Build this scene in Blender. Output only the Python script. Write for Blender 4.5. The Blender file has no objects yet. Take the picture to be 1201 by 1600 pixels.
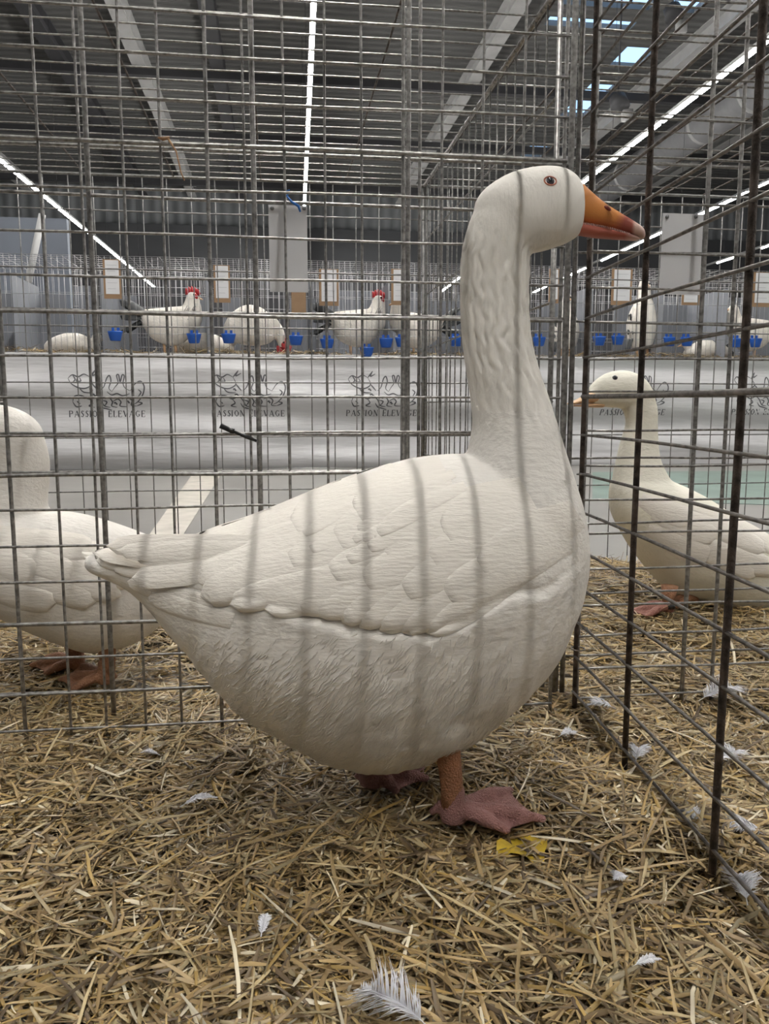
import bpy, math, random
import numpy as np
from mathutils import Vector, Matrix, Euler, noise
from mathutils.bvhtree import BVHTree
random.seed(7); np.random.seed(7)
SC = bpy.context.scene
COL = SC.collection

# ------------------------------------------------------------------ camera, world, exposure
F = 1250.0; EYE = 0.55; PITCH = math.radians(7.7); YAW = math.radians(7.6)
cam_d = bpy.data.cameras.new('camera'); cam = bpy.data.objects.new('camera', cam_d); COL.objects.link(cam)
cam_d.sensor_fit = 'VERTICAL'; cam_d.sensor_height = 24.0; cam_d.lens = F/1600*24.0
cam_d.clip_start = 0.02; cam_d.clip_end = 300
cam.location = (0, 0, EYE); cam.rotation_euler = (math.pi/2-PITCH, 0, -YAW)
SC.camera = cam
SC.view_settings.view_transform = 'Standard'; SC.view_settings.look = 'None'
SC.view_settings.gamma = 1; SC.view_settings.exposure = 0.0
world = bpy.data.worlds.new('sky'); SC.world = world; world.use_nodes = True
bg = world.node_tree.nodes['Background']
bg.inputs['Color'].default_value = (0.38, 0.62, 0.95, 1); bg.inputs['Strength'].default_value = 1.9
LED_STRENGTH = 250.0; LED_SIDE = 52.0

R3 = Euler((math.pi/2-PITCH, 0, -YAW)).to_matrix()
def ray(px, py):
    return R3 @ Vector(((px-600.5)/F, -(py-800)/F, -1))
def P(px, py, Y):
    d = ray(px, py); t = Y/d.y
    return Vector((d.x*t, Y, EYE+d.z*t))
def G(px, py, z=0.0):
    d = ray(px, py); t = (z-EYE)/d.z
    return Vector((d.x*t, d.y*t, z))

# ------------------------------------------------------------------ materials
def nodes(m):
    m.use_nodes = True
    return m.node_tree.nodes, m.node_tree.links, m.node_tree.nodes['Principled BSDF']
def mat(name, col, rough=0.6, metal=0.0, spec=0.5, nscale=None, namt=0.2, bump=None, bscale=60, emit=None, stretch=None, sheen=0):
    m = bpy.data.materials.new(name); n, l, b = nodes(m)
    b.inputs['Roughness'].default_value = rough; b.inputs['Metallic'].default_value = metal
    b.inputs['Specular IOR Level'].default_value = spec
    b.inputs['Base Color'].default_value = (*col, 1)
    if sheen: b.inputs['Sheen Weight'].default_value = sheen
    tc = n.new('ShaderNodeTexCoord'); mp = n.new('ShaderNodeMapping')
    l.new(tc.outputs['Object'], mp.inputs[0])
    if stretch: mp.inputs['Scale'].default_value = stretch
    if nscale:
        t = n.new('ShaderNodeTexNoise'); t.inputs['Scale'].default_value = nscale; t.inputs['Detail'].default_value = 6
        l.new(mp.outputs[0], t.inputs['Vector'])
        r = n.new('ShaderNodeValToRGB'); l.new(t.outputs['Fac'], r.inputs[0])
        r.color_ramp.elements[0].position = 0.3; r.color_ramp.elements[1].position = 0.7
        r.color_ramp.elements[0].color = (*[c*(1-namt) for c in col], 1)
        r.color_ramp.elements[1].color = (*[min(1, c*(1+namt)) for c in col], 1)
        l.new(r.outputs[0], b.inputs['Base Color'])
    if bump:
        t = n.new('ShaderNodeTexNoise'); t.inputs['Scale'].default_value = bscale; t.inputs['Detail'].default_value = 5
        l.new(mp.outputs[0], t.inputs['Vector'])
        bp = n.new('ShaderNodeBump'); bp.inputs['Strength'].default_value = bump; bp.inputs['Distance'].default_value = 0.01
        l.new(t.outputs['Fac'], bp.inputs['Height']); l.new(bp.outputs[0], b.inputs['Normal'])
    if emit:
        b.inputs['Emission Color'].default_value = (*emit[:3], 1); b.inputs['Emission Strength'].default_value = emit[3]
    return m
def vcol_mat(name, rough=0.6, spec=0.3):
    m = bpy.data.materials.new(name); n, l, b = nodes(m)
    a = n.new('ShaderNodeAttribute'); a.attribute_name = 'Col'
    l.new(a.outputs['Color'], b.inputs['Base Color'])
    b.inputs['Roughness'].default_value = rough; b.inputs['Specular IOR Level'].default_value = spec
    return m

M = {}
M['white_feather'] = mat('white_feather', (0.80, 0.765, 0.715), 0.8, spec=0.15, nscale=9, namt=0.05, bump=0.25, bscale=160, stretch=(0.35, 1, 1), sheen=0.1)
M['wing_feather'] = mat('wing_feather', (0.80, 0.755, 0.69), 0.75, spec=0.15, nscale=12, namt=0.05, bump=0.22, bscale=220, stretch=(0.25, 1, 1.3))
M['neck_feather'] = mat('neck_feather', (0.79, 0.755, 0.70), 0.8, spec=0.15, nscale=14, namt=0.04, bump=0.16, bscale=170, stretch=(1.3, 1.3, 0.5))
M['duck_feather'] = mat('duck_feather', (0.83, 0.80, 0.70), 0.8, spec=0.15, nscale=7, namt=0.06, bump=0.25, bscale=120, stretch=(0.4, 1, 1))
M['hen_feather'] = mat('hen_feather', (0.78, 0.74, 0.68), 0.85, spec=0.1, nscale=9, namt=0.15, bump=0.5, bscale=60)
M['black_feather'] = mat('black_feather', (0.025, 0.028, 0.03), 0.6, nscale=20, namt=0.3)
M['grey_hackle'] = mat('grey_hackle', (0.42, 0.40, 0.38), 0.8, nscale=40, namt=0.5)
M['comb_red'] = mat('comb_red', (0.42, 0.03, 0.035), 0.5, nscale=60, namt=0.2)
M['orange_leg'] = mat('orange_leg', (0.44, 0.20, 0.10), 0.55, nscale=70, namt=0.2, bump=0.8, bscale=350)
M['pink_web'] = mat('pink_web', (0.42, 0.21, 0.19), 0.55, nscale=30, namt=0.16, bump=0.8, bscale=420)
M['duck_leg'] = mat('duck_leg', (0.30, 0.14, 0.07), 0.55, nscale=50, namt=0.2, bump=0.5, bscale=250)
M['duck_bill'] = mat('duck_bill', (0.66, 0.42, 0.24), 0.45, nscale=30, namt=0.12)
M['pale_nail'] = mat('pale_nail', (0.62, 0.42, 0.36), 0.4, nscale=60, namt=0.1)
M['bill_red'] = mat('bill_red', (0.46, 0.12, 0.07), 0.42, nscale=60, namt=0.15, bump=0.2, bscale=300)
M['nostril'] = mat('nostril', (0.22, 0.03, 0.02), 0.5)
M['tooth'] = mat('tooth', (0.50, 0.36, 0.32), 0.4)
M['eye'] = mat('eye_iris', (0.012, 0.014, 0.022), 0.06, spec=0.8)
M['eye_blue'] = mat('eye_ring_brown', (0.06, 0.05, 0.06), 0.12, spec=0.8)
M['eyelid'] = mat('eyelid_orange', (0.55, 0.20, 0.13), 0.55, bump=0.5, bscale=600)
M['wire'] = mat('galvanised_wire', (0.30, 0.29, 0.28), 0.42, metal=0.75, nscale=120, namt=0.45)
M['wire_far'] = mat('dull_galvanised_wire', (0.26, 0.255, 0.25), 0.5, metal=0.6, nscale=60, namt=0.3)
M['rust'] = mat('rusty_wire', (0.085, 0.066, 0.056), 0.6, metal=0.35, nscale=55, namt=0.75, bump=0.4, bscale=200)
M['dark_wire'] = mat('tarnished_wire', (0.17, 0.155, 0.145), 0.5, metal=0.6, nscale=90, namt=0.5)
M['white_wire'] = mat('thin_cage_wire', (0.42, 0.42, 0.43), 0.45, metal=0.5)
M['concrete'] = None
M['blue'] = mat('blue_plastic', (0.012, 0.09, 0.42), 0.4, nscale=20, namt=0.08)
M['bluetie'] = mat('blue_twine', (0.03, 0.16, 0.5), 0.6)
M['black'] = mat('black_plastic', (0.012, 0.012, 0.013), 0.4)
M['card'] = mat('brown_cardboard', (0.30, 0.19, 0.11), 0.85, nscale=12, namt=0.1)
M['paper'] = mat('white_paper', (0.66, 0.66, 0.68), 0.8, nscale=6, namt=0.02)
M['ink'] = mat('grey_print', (0.10, 0.10, 0.11), 0.8)
M['grey_sheet'] = mat('grey_plastic_sheet', (0.19, 0.20, 0.225), 0.6, nscale=3, namt=0.1)
M['bluewall'] = mat('grey_blue_wall', (0.17, 0.19, 0.23), 0.7, nscale=1.5, namt=0.08)
M['steel'] = mat('painted_steel', (0.22, 0.22, 0.23), 0.55, nscale=3, namt=0.1)
M['steel_dark'] = mat('dark_steel', (0.05, 0.05, 0.055), 0.6, nscale=3, namt=0.1)
M['steel_light'] = mat('light_steel', (0.42, 0.42, 0.42), 0.55, nscale=3, namt=0.08)
M['led'] = mat('led_tube', (0.9, 0.9, 0.9), 0.5, emit=(1.0, 0.975, 0.93, LED_STRENGTH))
M['led_dim'] = mat('dimmed_led_tube', (0.9, 0.9, 0.9), 0.5, emit=(1.0, 0.975, 0.93, LED_SIDE))  # same tubes as the middle strip, turned down so its wire shadows show
M['down'] = mat('down_feather', (0.74, 0.74, 0.78), 0.8, spec=0.1)
M['leaf'] = mat('yellow_leaf', (0.52, 0.36, 0.03), 0.6, nscale=60, namt=0.3)
M['brown_leaf'] = mat('brown_leaf', (0.36, 0.17, 0.07), 0.7, nscale=30, namt=0.3, bump=0.5, bscale=80)
M['straw'] = vcol_mat('straw_stalks', 0.42, 0.5)
M['straw_base'] = mat('trodden_straw_shade', (0.055, 0.040, 0.022), 0.95, nscale=90, namt=0.6, bump=1.0, bscale=120)  # base coloured dark to deepen the shadows between the stalks
M['table_straw'] = mat('table_straw', (0.40, 0.29, 0.15), 0.8, nscale=40, namt=0.4)

def cloth_material():
    m = bpy.data.materials.new('white_tarpaulin'); n, l, b = nodes(m)
    b.inputs['Base Color'].default_value = (0.60, 0.595, 0.605, 1); b.inputs['Roughness'].default_value = 0.33
    tc = n.new('ShaderNodeTexCoord'); mp = n.new('ShaderNodeMapping'); mp.inputs['Scale'].default_value = (0.6, 1, 5)
    t = n.new('ShaderNodeTexNoise'); t.inputs['Scale'].default_value = 2.5; t.inputs['Detail'].default_value = 3
    bp = n.new('ShaderNodeBump'); bp.inputs['Strength'].default_value = 0.35; bp.inputs['Distance'].default_value = 0.05
    l.new(tc.outputs['Object'], mp.inputs[0]); l.new(mp.outputs[0], t.inputs['Vector'])
    l.new(t.outputs['Fac'], bp.inputs['Height']); l.new(bp.outputs[0], b.inputs['Normal'])
    return m
M['cloth'] = cloth_material()
def corrugated(name, col, axis, scale, strength=0.6, rough=0.5):
    m = bpy.data.materials.new(name); n, l, b = nodes(m)
    b.inputs['Base Color'].default_value = (*col, 1); b.inputs['Roughness'].default_value = rough
    tc = n.new('ShaderNodeTexCoord'); w = n.new('ShaderNodeTexWave')
    w.bands_direction = axis; w.inputs['Scale'].default_value = scale; w.inputs['Distortion'].default_value = 0
    bp = n.new('ShaderNodeBump'); bp.inputs['Strength'].default_value = strength; bp.inputs['Distance'].default_value = 0.06
    l.new(tc.outputs['Object'], w.inputs['Vector']); l.new(w.outputs['Fac'], bp.inputs['Height'])
    l.new(bp.outputs[0], b.inputs['Normal'])
    r = n.new('ShaderNodeValToRGB'); l.new(w.outputs['Fac'], r.inputs[0])
    r.color_ramp.elements[0].color = (*[c*0.7 for c in col], 1); r.color_ramp.elements[1].color = (*col, 1)
    l.new(r.outputs[0], b.inputs['Base Color'])
    return m
M['ceiling'] = corrugated('corrugated_roof', (0.14, 0.14, 0.138), 'Y', 0.9, 0.9)
M['cladding'] = corrugated('corrugated_cladding', (0.25, 0.265, 0.28), 'X', 0.55, 0.8)
def floor_material():
    m = bpy.data.materials.new('painted_concrete'); n, l, b = nodes(m)
    tc = n.new('ShaderNodeTexCoord'); t = n.new('ShaderNodeTexNoise'); t.inputs['Scale'].default_value = 1.7; t.inputs['Detail'].default_value = 8
    l.new(tc.outputs['Object'], t.inputs['Vector'])
    r = n.new('ShaderNodeValToRGB'); l.new(t.outputs['Fac'], r.inputs[0])
    r.color_ramp.elements[0].position = 0.3; r.color_ramp.elements[1].position = 0.7
    r.color_ramp.elements[0].color = (0.215, 0.205, 0.19, 1); r.color_ramp.elements[1].color = (0.29, 0.28, 0.26, 1)
    b.inputs['Roughness'].default_value = 0.33
    l.new(r.outputs[0], b.inputs['Base Color'])
    return m
M['concrete'] = floor_material()
M['green_paint'] = mat('green_floor_paint', (0.18, 0.255, 0.22), 0.35, nscale=3, namt=0.25)
M['line_paint'] = mat('worn_cream_line', (0.55, 0.51, 0.45), 0.5, nscale=9, namt=0.15)
def bill_material():
    m = bpy.data.materials.new('orange_bill'); n, l, b = nodes(m)
    a = n.new('ShaderNodeAttribute'); a.attribute_name = 'Col'
    t = n.new('ShaderNodeTexNoise'); t.inputs['Scale'].default_value = 90
    bp = n.new('ShaderNodeBump'); bp.inputs['Strength'].default_value = 0.15; bp.inputs['Distance'].default_value = 0.005
    l.new(t.outputs['Fac'], bp.inputs['Height']); l.new(bp.outputs[0], b.inputs['Normal'])
    l.new(a.outputs['Color'], b.inputs['Base Color']); b.inputs['Roughness'].default_value = 0.42
    return m
M['bill'] = bill_material()

# ------------------------------------------------------------------ object helpers
def tag(o, label=None, cat=None, group=None, kind=None):
    if label: o['label'] = label
    if cat: o['category'] = cat
    if group: o['group'] = group
    if kind: o['kind'] = kind
    return o
def empty(name, loc, label, cat, group=None):
    o = bpy.data.objects.new(name, None); COL.objects.link(o); o.location = loc
    o.empty_display_size = 0.05
    o['label'] = label; o['category'] = cat
    if group: o['group'] = group
    return o
def abs_loc(o):
    v = Vector(o.location)
    while o.parent: o = o.parent; v += o.location
    return v
def link_mesh(name, me, m, parent=None, smooth=True, origin=None):
    """me holds world coordinates; they are moved to the object's origin"""
    o = bpy.data.objects.new(name, me); COL.objects.link(o)
    if m: me.materials.append(m)
    if parent:
        off = abs_loc(parent); o.parent = parent
    else:
        n = len(me.vertices)
        if origin is not None: off = Vector(origin)
        elif n:
            co = np.empty(n*3, 'f'); me.vertices.foreach_get('co', co); co = co.reshape(-1, 3)
            off = Vector(((co[:, 0].min()+co[:, 0].max())/2, (co[:, 1].min()+co[:, 1].max())/2, co[:, 2].min()))
        else: off = Vector((0, 0, 0))
        o.location = off
    me.transform(Matrix.Translation(-off))
    if smooth: me.polygons.foreach_set('use_smooth', [True]*len(me.polygons))
    me.update()
    return o
class MB:
    def __init__(s): s.v = []; s.f = []
    def box(s, a, b):
        x0, y0, z0 = a; x1, y1, z1 = b; n = len(s.v)
        s.v += [(x0,y0,z0),(x1,y0,z0),(x1,y1,z0),(x0,y1,z0),(x0,y0,z1),(x1,y0,z1),(x1,y1,z1),(x0,y1,z1)]
        s.f += [tuple(n+i for i in q) for q in ((0,3,2,1),(4,5,6,7),(0,1,5,4),(1,2,6,5),(2,3,7,6),(3,0,4,7))]
    def tube(s, pts, r, n=6, cap=True):
        pts = [Vector(p) for p in pts]; N = len(pts)
        rs = r if isinstance(r, (list, tuple)) else [r]*N
        b = len(s.v); up = None
        for i, p in enumerate(pts):
            t = (pts[min(i+1, N-1)]-pts[max(i-1, 0)]).normalized()
            if up is None:
                up = Vector((0,0,1)) if abs(t.z) < 0.9 else Vector((1,0,0))
            u = t.cross(up)
            if u.length < 1e-6: u = t.orthogonal()
            u.normalize(); w = u.cross(t).normalized(); up = w
            for k in range(n):
                a = 2*math.pi*k/n
                s.v.append(tuple(p + (u*math.cos(a)+w*math.sin(a))*rs[i]))
        for i in range(N-1):
            for k in range(n):
                k2 = (k+1) % n
                s.f.append((b+i*n+k, b+i*n+k2, b+(i+1)*n+k2, b+(i+1)*n+k))
        if cap:
            s.f.append(tuple(b+k for k in range(n))[::-1]); s.f.append(tuple(b+(N-1)*n+k for k in range(n)))
    def ball(s, c, r, nu=16, nv=10):
        rx, ry, rz = (r, r, r) if not isinstance(r, (tuple, list)) else r
        b = len(s.v); s.v.append((c[0], c[1], c[2]+rz))
        for j in range(1, nv):
            th = math.pi*j/nv
            for i in range(nu):
                ph = 2*math.pi*i/nu
                s.v.append((c[0]+rx*math.sin(th)*math.cos(ph), c[1]+ry*math.sin(th)*math.sin(ph), c[2]+rz*math.cos(th)))
        s.v.append((c[0], c[1], c[2]-rz)); e = len(s.v)-1
        for i in range(nu):
            i2 = (i+1) % nu
            s.f.append((b, b+1+i, b+1+i2)); s.f.append((e, e-nu+i2, e-nu+i))
            for j in range(nv-2):
                o = b+1+j*nu
                s.f.append((o+i, o+nu+i, o+nu+i2, o+i2))
    def rings(s, rings, cap=True):
        b = len(s.v); n = len(rings[0])
        for r in rings: s.v += [tuple(p) for p in r]
        for i in range(len(rings)-1):
            for k in range(n):
                k2 = (k+1) % n
                s.f.append((b+i*n+k, b+i*n+k2, b+(i+1)*n+k2, b+(i+1)*n+k))
        if cap:
            for o, rev in ((0, True), (len(rings)-1, False)):
                c = sum((Vector(p) for p in rings[o]), Vector())/n
                s.v.append(tuple(c)); ci = len(s.v)-1
                for k in range(n):
                    k2 = (k+1) % n
                    q = (b+o*n+k, b+o*n+k2, ci)
                    s.f.append(q if not rev else q[::-1])
    def mesh(s, name):
        me = bpy.data.meshes.new(name); me.from_pydata(s.v, [], s.f); me.update(); return me
    def build(s, name, m, parent=None, smooth=True, origin=None):
        return link_mesh(name, s.mesh(name), m, parent, smooth, origin)
def wire_pts(a, b, seg=6, amp=0.0012):
    a = Vector(a); b = Vector(b); out = []
    ph = random.uniform(0, 100)
    for i in range(seg+1):
        t = i/seg; p = a.lerp(b, t)
        q = noise.noise_vector(Vector((ph+t*3, ph*1.3, 0)))
        out.append(p+Vector(q)*amp)
    return out
def interp(tab, x, col):
    xs = [r[0] for r in tab]; ys = [r[col] for r in tab]
    return float(np.interp(x, xs, ys))
def smooth_tab(tab, n):
    """Catmull-Rom resample of a table (rows) into n rows"""
    T = np.array(tab, float); m = len(T); out = []
    for i in range(n):
        t = i/(n-1)*(m-1); k = min(int(t), m-2); u = t-k
        p0 = T[max(k-1, 0)]; p1 = T[k]; p2 = T[k+1]; p3 = T[min(k+2, m-1)]
        out.append(0.5*((2*p1)+(-p0+p2)*u+(2*p0-5*p1+4*p2-p3)*u*u+(-p0+3*p1-3*p2+p3)*u**3))
    return np.array(out)

# ================================================================== THE SETTING
FLOOR = -0.02
HALLROT = math.radians(1.3)          # the hall's long axis against the cage rows
mb = MB(); mb.box((-22, -30, FLOOR-0.2), (34, 44, FLOOR))
tag(mb.build('floor', M['concrete'], smooth=False), kind='structure')
# painted areas on the floor
def patch(name, pts, m, z, label):
    mb = MB(); n = len(pts); t = 0.0025
    mb.v = [(p[0], p[1], z) for p in pts]+[(p[0], p[1], z-t) for p in pts]
    mb.f = [tuple(range(n))]+[(i, i+n, (i+1) % n+n, (i+1) % n) for i in range(n)]
    return tag(mb.build(name, m, smooth=False), kind='structure')
a, b_, c, d = G(345, 742, FLOOR), G(300, 742, FLOOR), G(232, 838, FLOOR), G(285, 838, FLOOR)
patch('trim_1', [c, d, a, b_], M['line_paint'], FLOOR+0.003, '')
a, b_, c, d = G(925, 738, FLOOR), G(1700, 732, FLOOR), G(1700, 806, FLOOR), G(925, 780, FLOOR)
patch('trim_2', [d, c, b_, a], M['green_paint'], FLOOR+0.003, '')

ZC = EYE+10.5
xs = [-22, 7.6, 8.7, 10.1, 10.5, 11.4, 34]; ys = [-30, 17.5, 22.0, 22.7, 23.2, 24.2, 25.6, 27.0, 30.0, 33.5, 35, 44]
holes = {(1,1), (2,1), (1,3), (2,3), (4,1), (4,5), (4,7), (4,9)}
mb = MB()
for i in range(len(xs)-1):
    for j in range(len(ys)-1):
        if (i, j) in holes: continue
        mb.box((xs[i], ys[j], ZC), (xs[i+1], ys[j+1], ZC+0.15))
tag(mb.build('ceiling', M['ceiling'], smooth=False), kind='structure')
mb = MB(); mb.box((-22, 42, FLOOR), (34, 42.3, ZC))
tag(mb.build('wall_back', M['cladding'], smooth=False), kind='structure')
mb = MB(); mb.box((-22.3, -30, FLOOR), (-22, 44, ZC))
tag(mb.build('wall_left', M['cladding'], smooth=False), kind='structure')
mb = MB(); mb.box((34, -30, FLOOR), (34.3, 44, ZC))
tag(mb.build('wall_right', M['cladding'], smooth=False), kind='structure')
mb = MB(); mb.box((-22, -30.3, FLOOR), (34, -30, ZC))
tag(mb.build('wall_front', M['cladding'], smooth=False), kind='structure')
# darker lower wall zone of the far end
mb = MB(); mb.box((-21.9, 41.7, FLOOR), (33.9, 41.98, EYE+8.7))
tag(mb.build('trim_3', mat('dark_panel_wall', (0.075, 0.078, 0.085), 0.7, nscale=0.3, namt=0.2), smooth=False), kind='structure')

# roof steel: rafters along the hall and purlins across it, each a beam of its own
beam_spec = [(-6.2, 'dark'), (-3.9, 'light'), (-1.6, 'dark'), (6.3, 'light'), (12.2, 'light'), (17.5, 'light'), (-11.5, 'light')]
wh = {-6.2: 'dark roof beam running back above the left cages, left of the pale one', -3.9: 'pale grey roof beam running back above the upper left wires',
      -1.6: 'dark roof beam between the pale left beam and the middle light strip', 6.3: 'pale grey roof beam running back right of the middle light strip',
      12.2: 'pale roof beam just right of the skylights',
      17.5: 'pale roof beam at the far right of the hall roof', -11.5: 'pale roof beam at the far left of the hall roof'}
for X, k in beam_spec:
    root = empty('roof_beam', (X, 15, ZC-0.5), wh[X], 'beam', 'long roof beams')
    for zz in (ZC-0.5, ZC-0.03):
        mb = MB(); mb.box((X-0.2, -29, zz), (X+0.2, 41.6, zz+0.03)); mb.build('flange', M['steel_'+k], root, smooth=False)
    mb = MB(); mb.box((X-0.03, -29, ZC-0.47), (X+0.03, 41.6, ZC-0.03)); mb.build('web_plate', M['steel_'+k], root, smooth=False)
for i, Y in enumerate((16.7, 26.3, 32, 38.5)):
    mb = MB(); mb.box((-21.9, Y-0.12, ZC-0.75), (33.9, Y+0.12, ZC-0.52))
    o = mb.build('cross_beam', M['steel_dark'], smooth=False)
    tag(o, ['nearest dark steel beam crossing under the hall roof', 'second dark steel beam crossing under the roof', 'middle dark steel beam crossing under the roof',
            'farthest dark steel beam near the end wall'][i], 'beam', 'roof cross beams')

# hanging LED lines : the lamps of the hall
LH = 5.5
def led_line(ratio, y0, y1, label, seed, gap_p=0.0):
    ax = ratio*LH; ca, sa = math.cos(HALLROT), math.sin(HALLROT)
    def W(a, d, z): return (a*ca+d*sa, -a*sa+d*ca, z)
    root = empty('light_strip', W(ax, (y0+y1)/2, EYE+LH), label, 'light', 'hanging light strips')
    rail = MB(); tube = MB(); rng = random.Random(seed)
    def bx(mb, a0, a1, d0, d1, z0, z1):
        n = len(mb.v)
        mb.v += [W(a0,d0,z0), W(a1,d0,z0), W(a1,d1,z0), W(a0,d1,z0), W(a0,d0,z1), W(a1,d0,z1), W(a1,d1,z1), W(a0,d1,z1)]
        mb.f += [tuple(n+i for i in q) for q in ((0,3,2,1),(4,5,6,7),(0,1,5,4),(1,2,6,5),(2,3,7,6),(3,0,4,7))]
    bx(rail, ax-0.04, ax+0.04, y0, y1, EYE+LH+0.03, EYE+LH+0.09)
    d = y0; first = True
    while d < y1-0.2:
        L = min(1.5, y1-d)
        if rng.random() >= gap_p:
            tube = MB(); bx(tube, ax-0.027, ax+0.027, d+0.06, d+L-0.06, EYE+LH-0.02, EYE+LH+0.03); tube.build('led_tube', M['led'] if ratio == 0.061 else M['led_dim'], root, smooth=False)
        d += L
    rail.build('rail', M['steel_light'], root, smooth=False)
    for d in np.arange(y0+1, y1, 6):
        p = W(ax, d, 0); sus = MB(); sus.tube([(p[0], p[1], EYE+LH+0.09), (p[0], p[1], ZC-0.02)], 0.006, 4); sus.build('suspension_wire', M['steel_dark'], root)
led_line(-1.20, -6.5, 41, 'bright light strip running down to the right on the left side', 1)
led_line(0.061, -6.5, 41, 'bright near-vertical light strip at the top middle above the hanging card', 2)
led_line(1.32, -6.5, 41, 'longest bright light strip slanting behind the goose bill on the right', 3)
led_line(2.16, -6.5, 41, 'second light strip from the right, below the longest one', 4, 0.12)
led_line(3.02, -6.5, 36, 'lowest short light strip at the far right edge', 5, 0.15)

# round duct and spot lamps high on the right
root = empty('ventilation_duct', (14.6, 26, ZC-1.1), 'fat round grey ventilation duct under the roof at the upper right', 'duct')
mb = MB(); mb.tube([(14.6, 10, ZC-1.1), (14.6, 41, ZC-1.1)], 0.6, 20); mb.build('duct_tube', M['steel'], root)
for y in range(12, 41, 3):
    mb = MB(); mb.tube([(14.6, y, ZC-1.1), (14.6, y+0.12, ZC-1.1)], 0.64, 20); mb.build('duct_ring', M['steel_light'], root)
for px, py, lab in ((1050, 22, 'small dark spot lamp hanging beside the bright skylight'), (965, 162, 'small dark spot lamp below the skylights')):
    c = P(px, py, 17)
    root = empty('spot_lamp', c, lab, 'lamp')
    mb = MB(); mb.tube([c+Vector((-0.02, 0, 0.12)), c+Vector((0.02, -0.1, -0.12))], [0.17, 0.2], 14); mb.build('housing', M['steel_dark'], root)
    mb = MB(); mb.tube([c+Vector((0, 0, 0.1)), (c.x, c.y, ZC)], 0.02, 6); mb.build('stem', M['steel_dark'], root)
    mb = MB(); mb.box((c.x+0.1, c.y-0.05, c.z-0.35), (c.x+0.32, c.y+0.05, c.z-0.1)); mb.build('ballast_box', M['steel_light'], root)
# blue-grey partition at the left and a slanting brace before it
mb = MB(); p = P(-300, 330, 9.2); q = P(103, 330, 9.2)
mb.box((p.x, 9.2, FLOOR), (q.x, 9.3, p.z)); tag(mb.build('wall_partition', M['bluewall'], smooth=False), kind='structure')
root = empty('steel_brace', P(40, 560, 8.6), 'pale slanting steel brace in front of the blue-grey partition on the left', 'brace')
mb = MB(); mb.tube([P(36, 480, 8.6), P(66, 335, 8.6)], 0.035, 8); mb.build('strut', M['steel_light'], root)
mb = MB(); mb.tube([P(36, 480, 8.6), (P(36, 480, 8.6).x, 8.6, FLOOR)], 0.04, 8); mb.build('post', M['steel_light'], root)

# ================================================================== TABLE OF CAGES
YT = G(300, 733, FLOOR).y                       # front of the table
ZT = P(300, 553, YT).z                          # its top
XL = P(-90, 700, YT).x; XR = P(1330, 700, YT).x
def wob(x, z):
    k = (z-FLOOR)/(ZT-FLOOR)
    return (0.034*math.sin(k*11.5+0.5*math.sin(x*1.3)+x*0.22)+0.014*math.sin(k*23+x*0.7)+0.026*noise.noise(Vector((x*1.1, k*4, 2)))+0.006*noise.noise(Vector((x*4, k*9, 5))))*min(1, (1.02-k)*8)
nx, nz = 260, 70
vs = []; fs = []
for j in range(nz+1):
    z = FLOOR+0.004+(ZT-FLOOR-0.004)*j/nz
    for i in range(nx+1):
        x = XL+(XR-XL)*i/nx
        vs.append((x, YT-wob(x, z), z))
for k in (1, 2, 3):
    for i in range(nx+1):
        x = XL+(XR-XL)*i/nx; vs.append((x, YT+0.04*k*k, ZT+0.004))
rows = nz+1+3
for j in range(rows-1):
    for i in range(nx): a = j*(nx+1)+i; fs.append((a, a+1, a+nx+2, a+nx+1))
me = bpy.data.meshes.new('tablecloth'); me.from_pydata(vs, [], fs)
cloth = link_mesh('tablecloth', me, M['cloth'])
tag(cloth, 'long white plastic tablecloth printed with animal logos, hanging to the floor', 'tablecloth')
# the table under it
root = empty('display_table', ((XL+XR)/2, YT+0.5, FLOOR), 'long trestle table carrying the row of chicken cages', 'table')
mb = MB(); mb.box((XL, YT+0.03, ZT-0.04), (XR, YT+0.95, ZT)); mb.build('table_top', M['grey_sheet'], root, smooth=False)
k = 0
for x in np.arange(XL+0.3, XR, 1.8):
    for y in (YT+0.15, YT+0.85):
        mb = MB(); mb.tube([(x, y, FLOOR), (x, y, ZT-0.04)], 0.02, 8); mb.build('leg', M['steel'], root)

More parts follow.
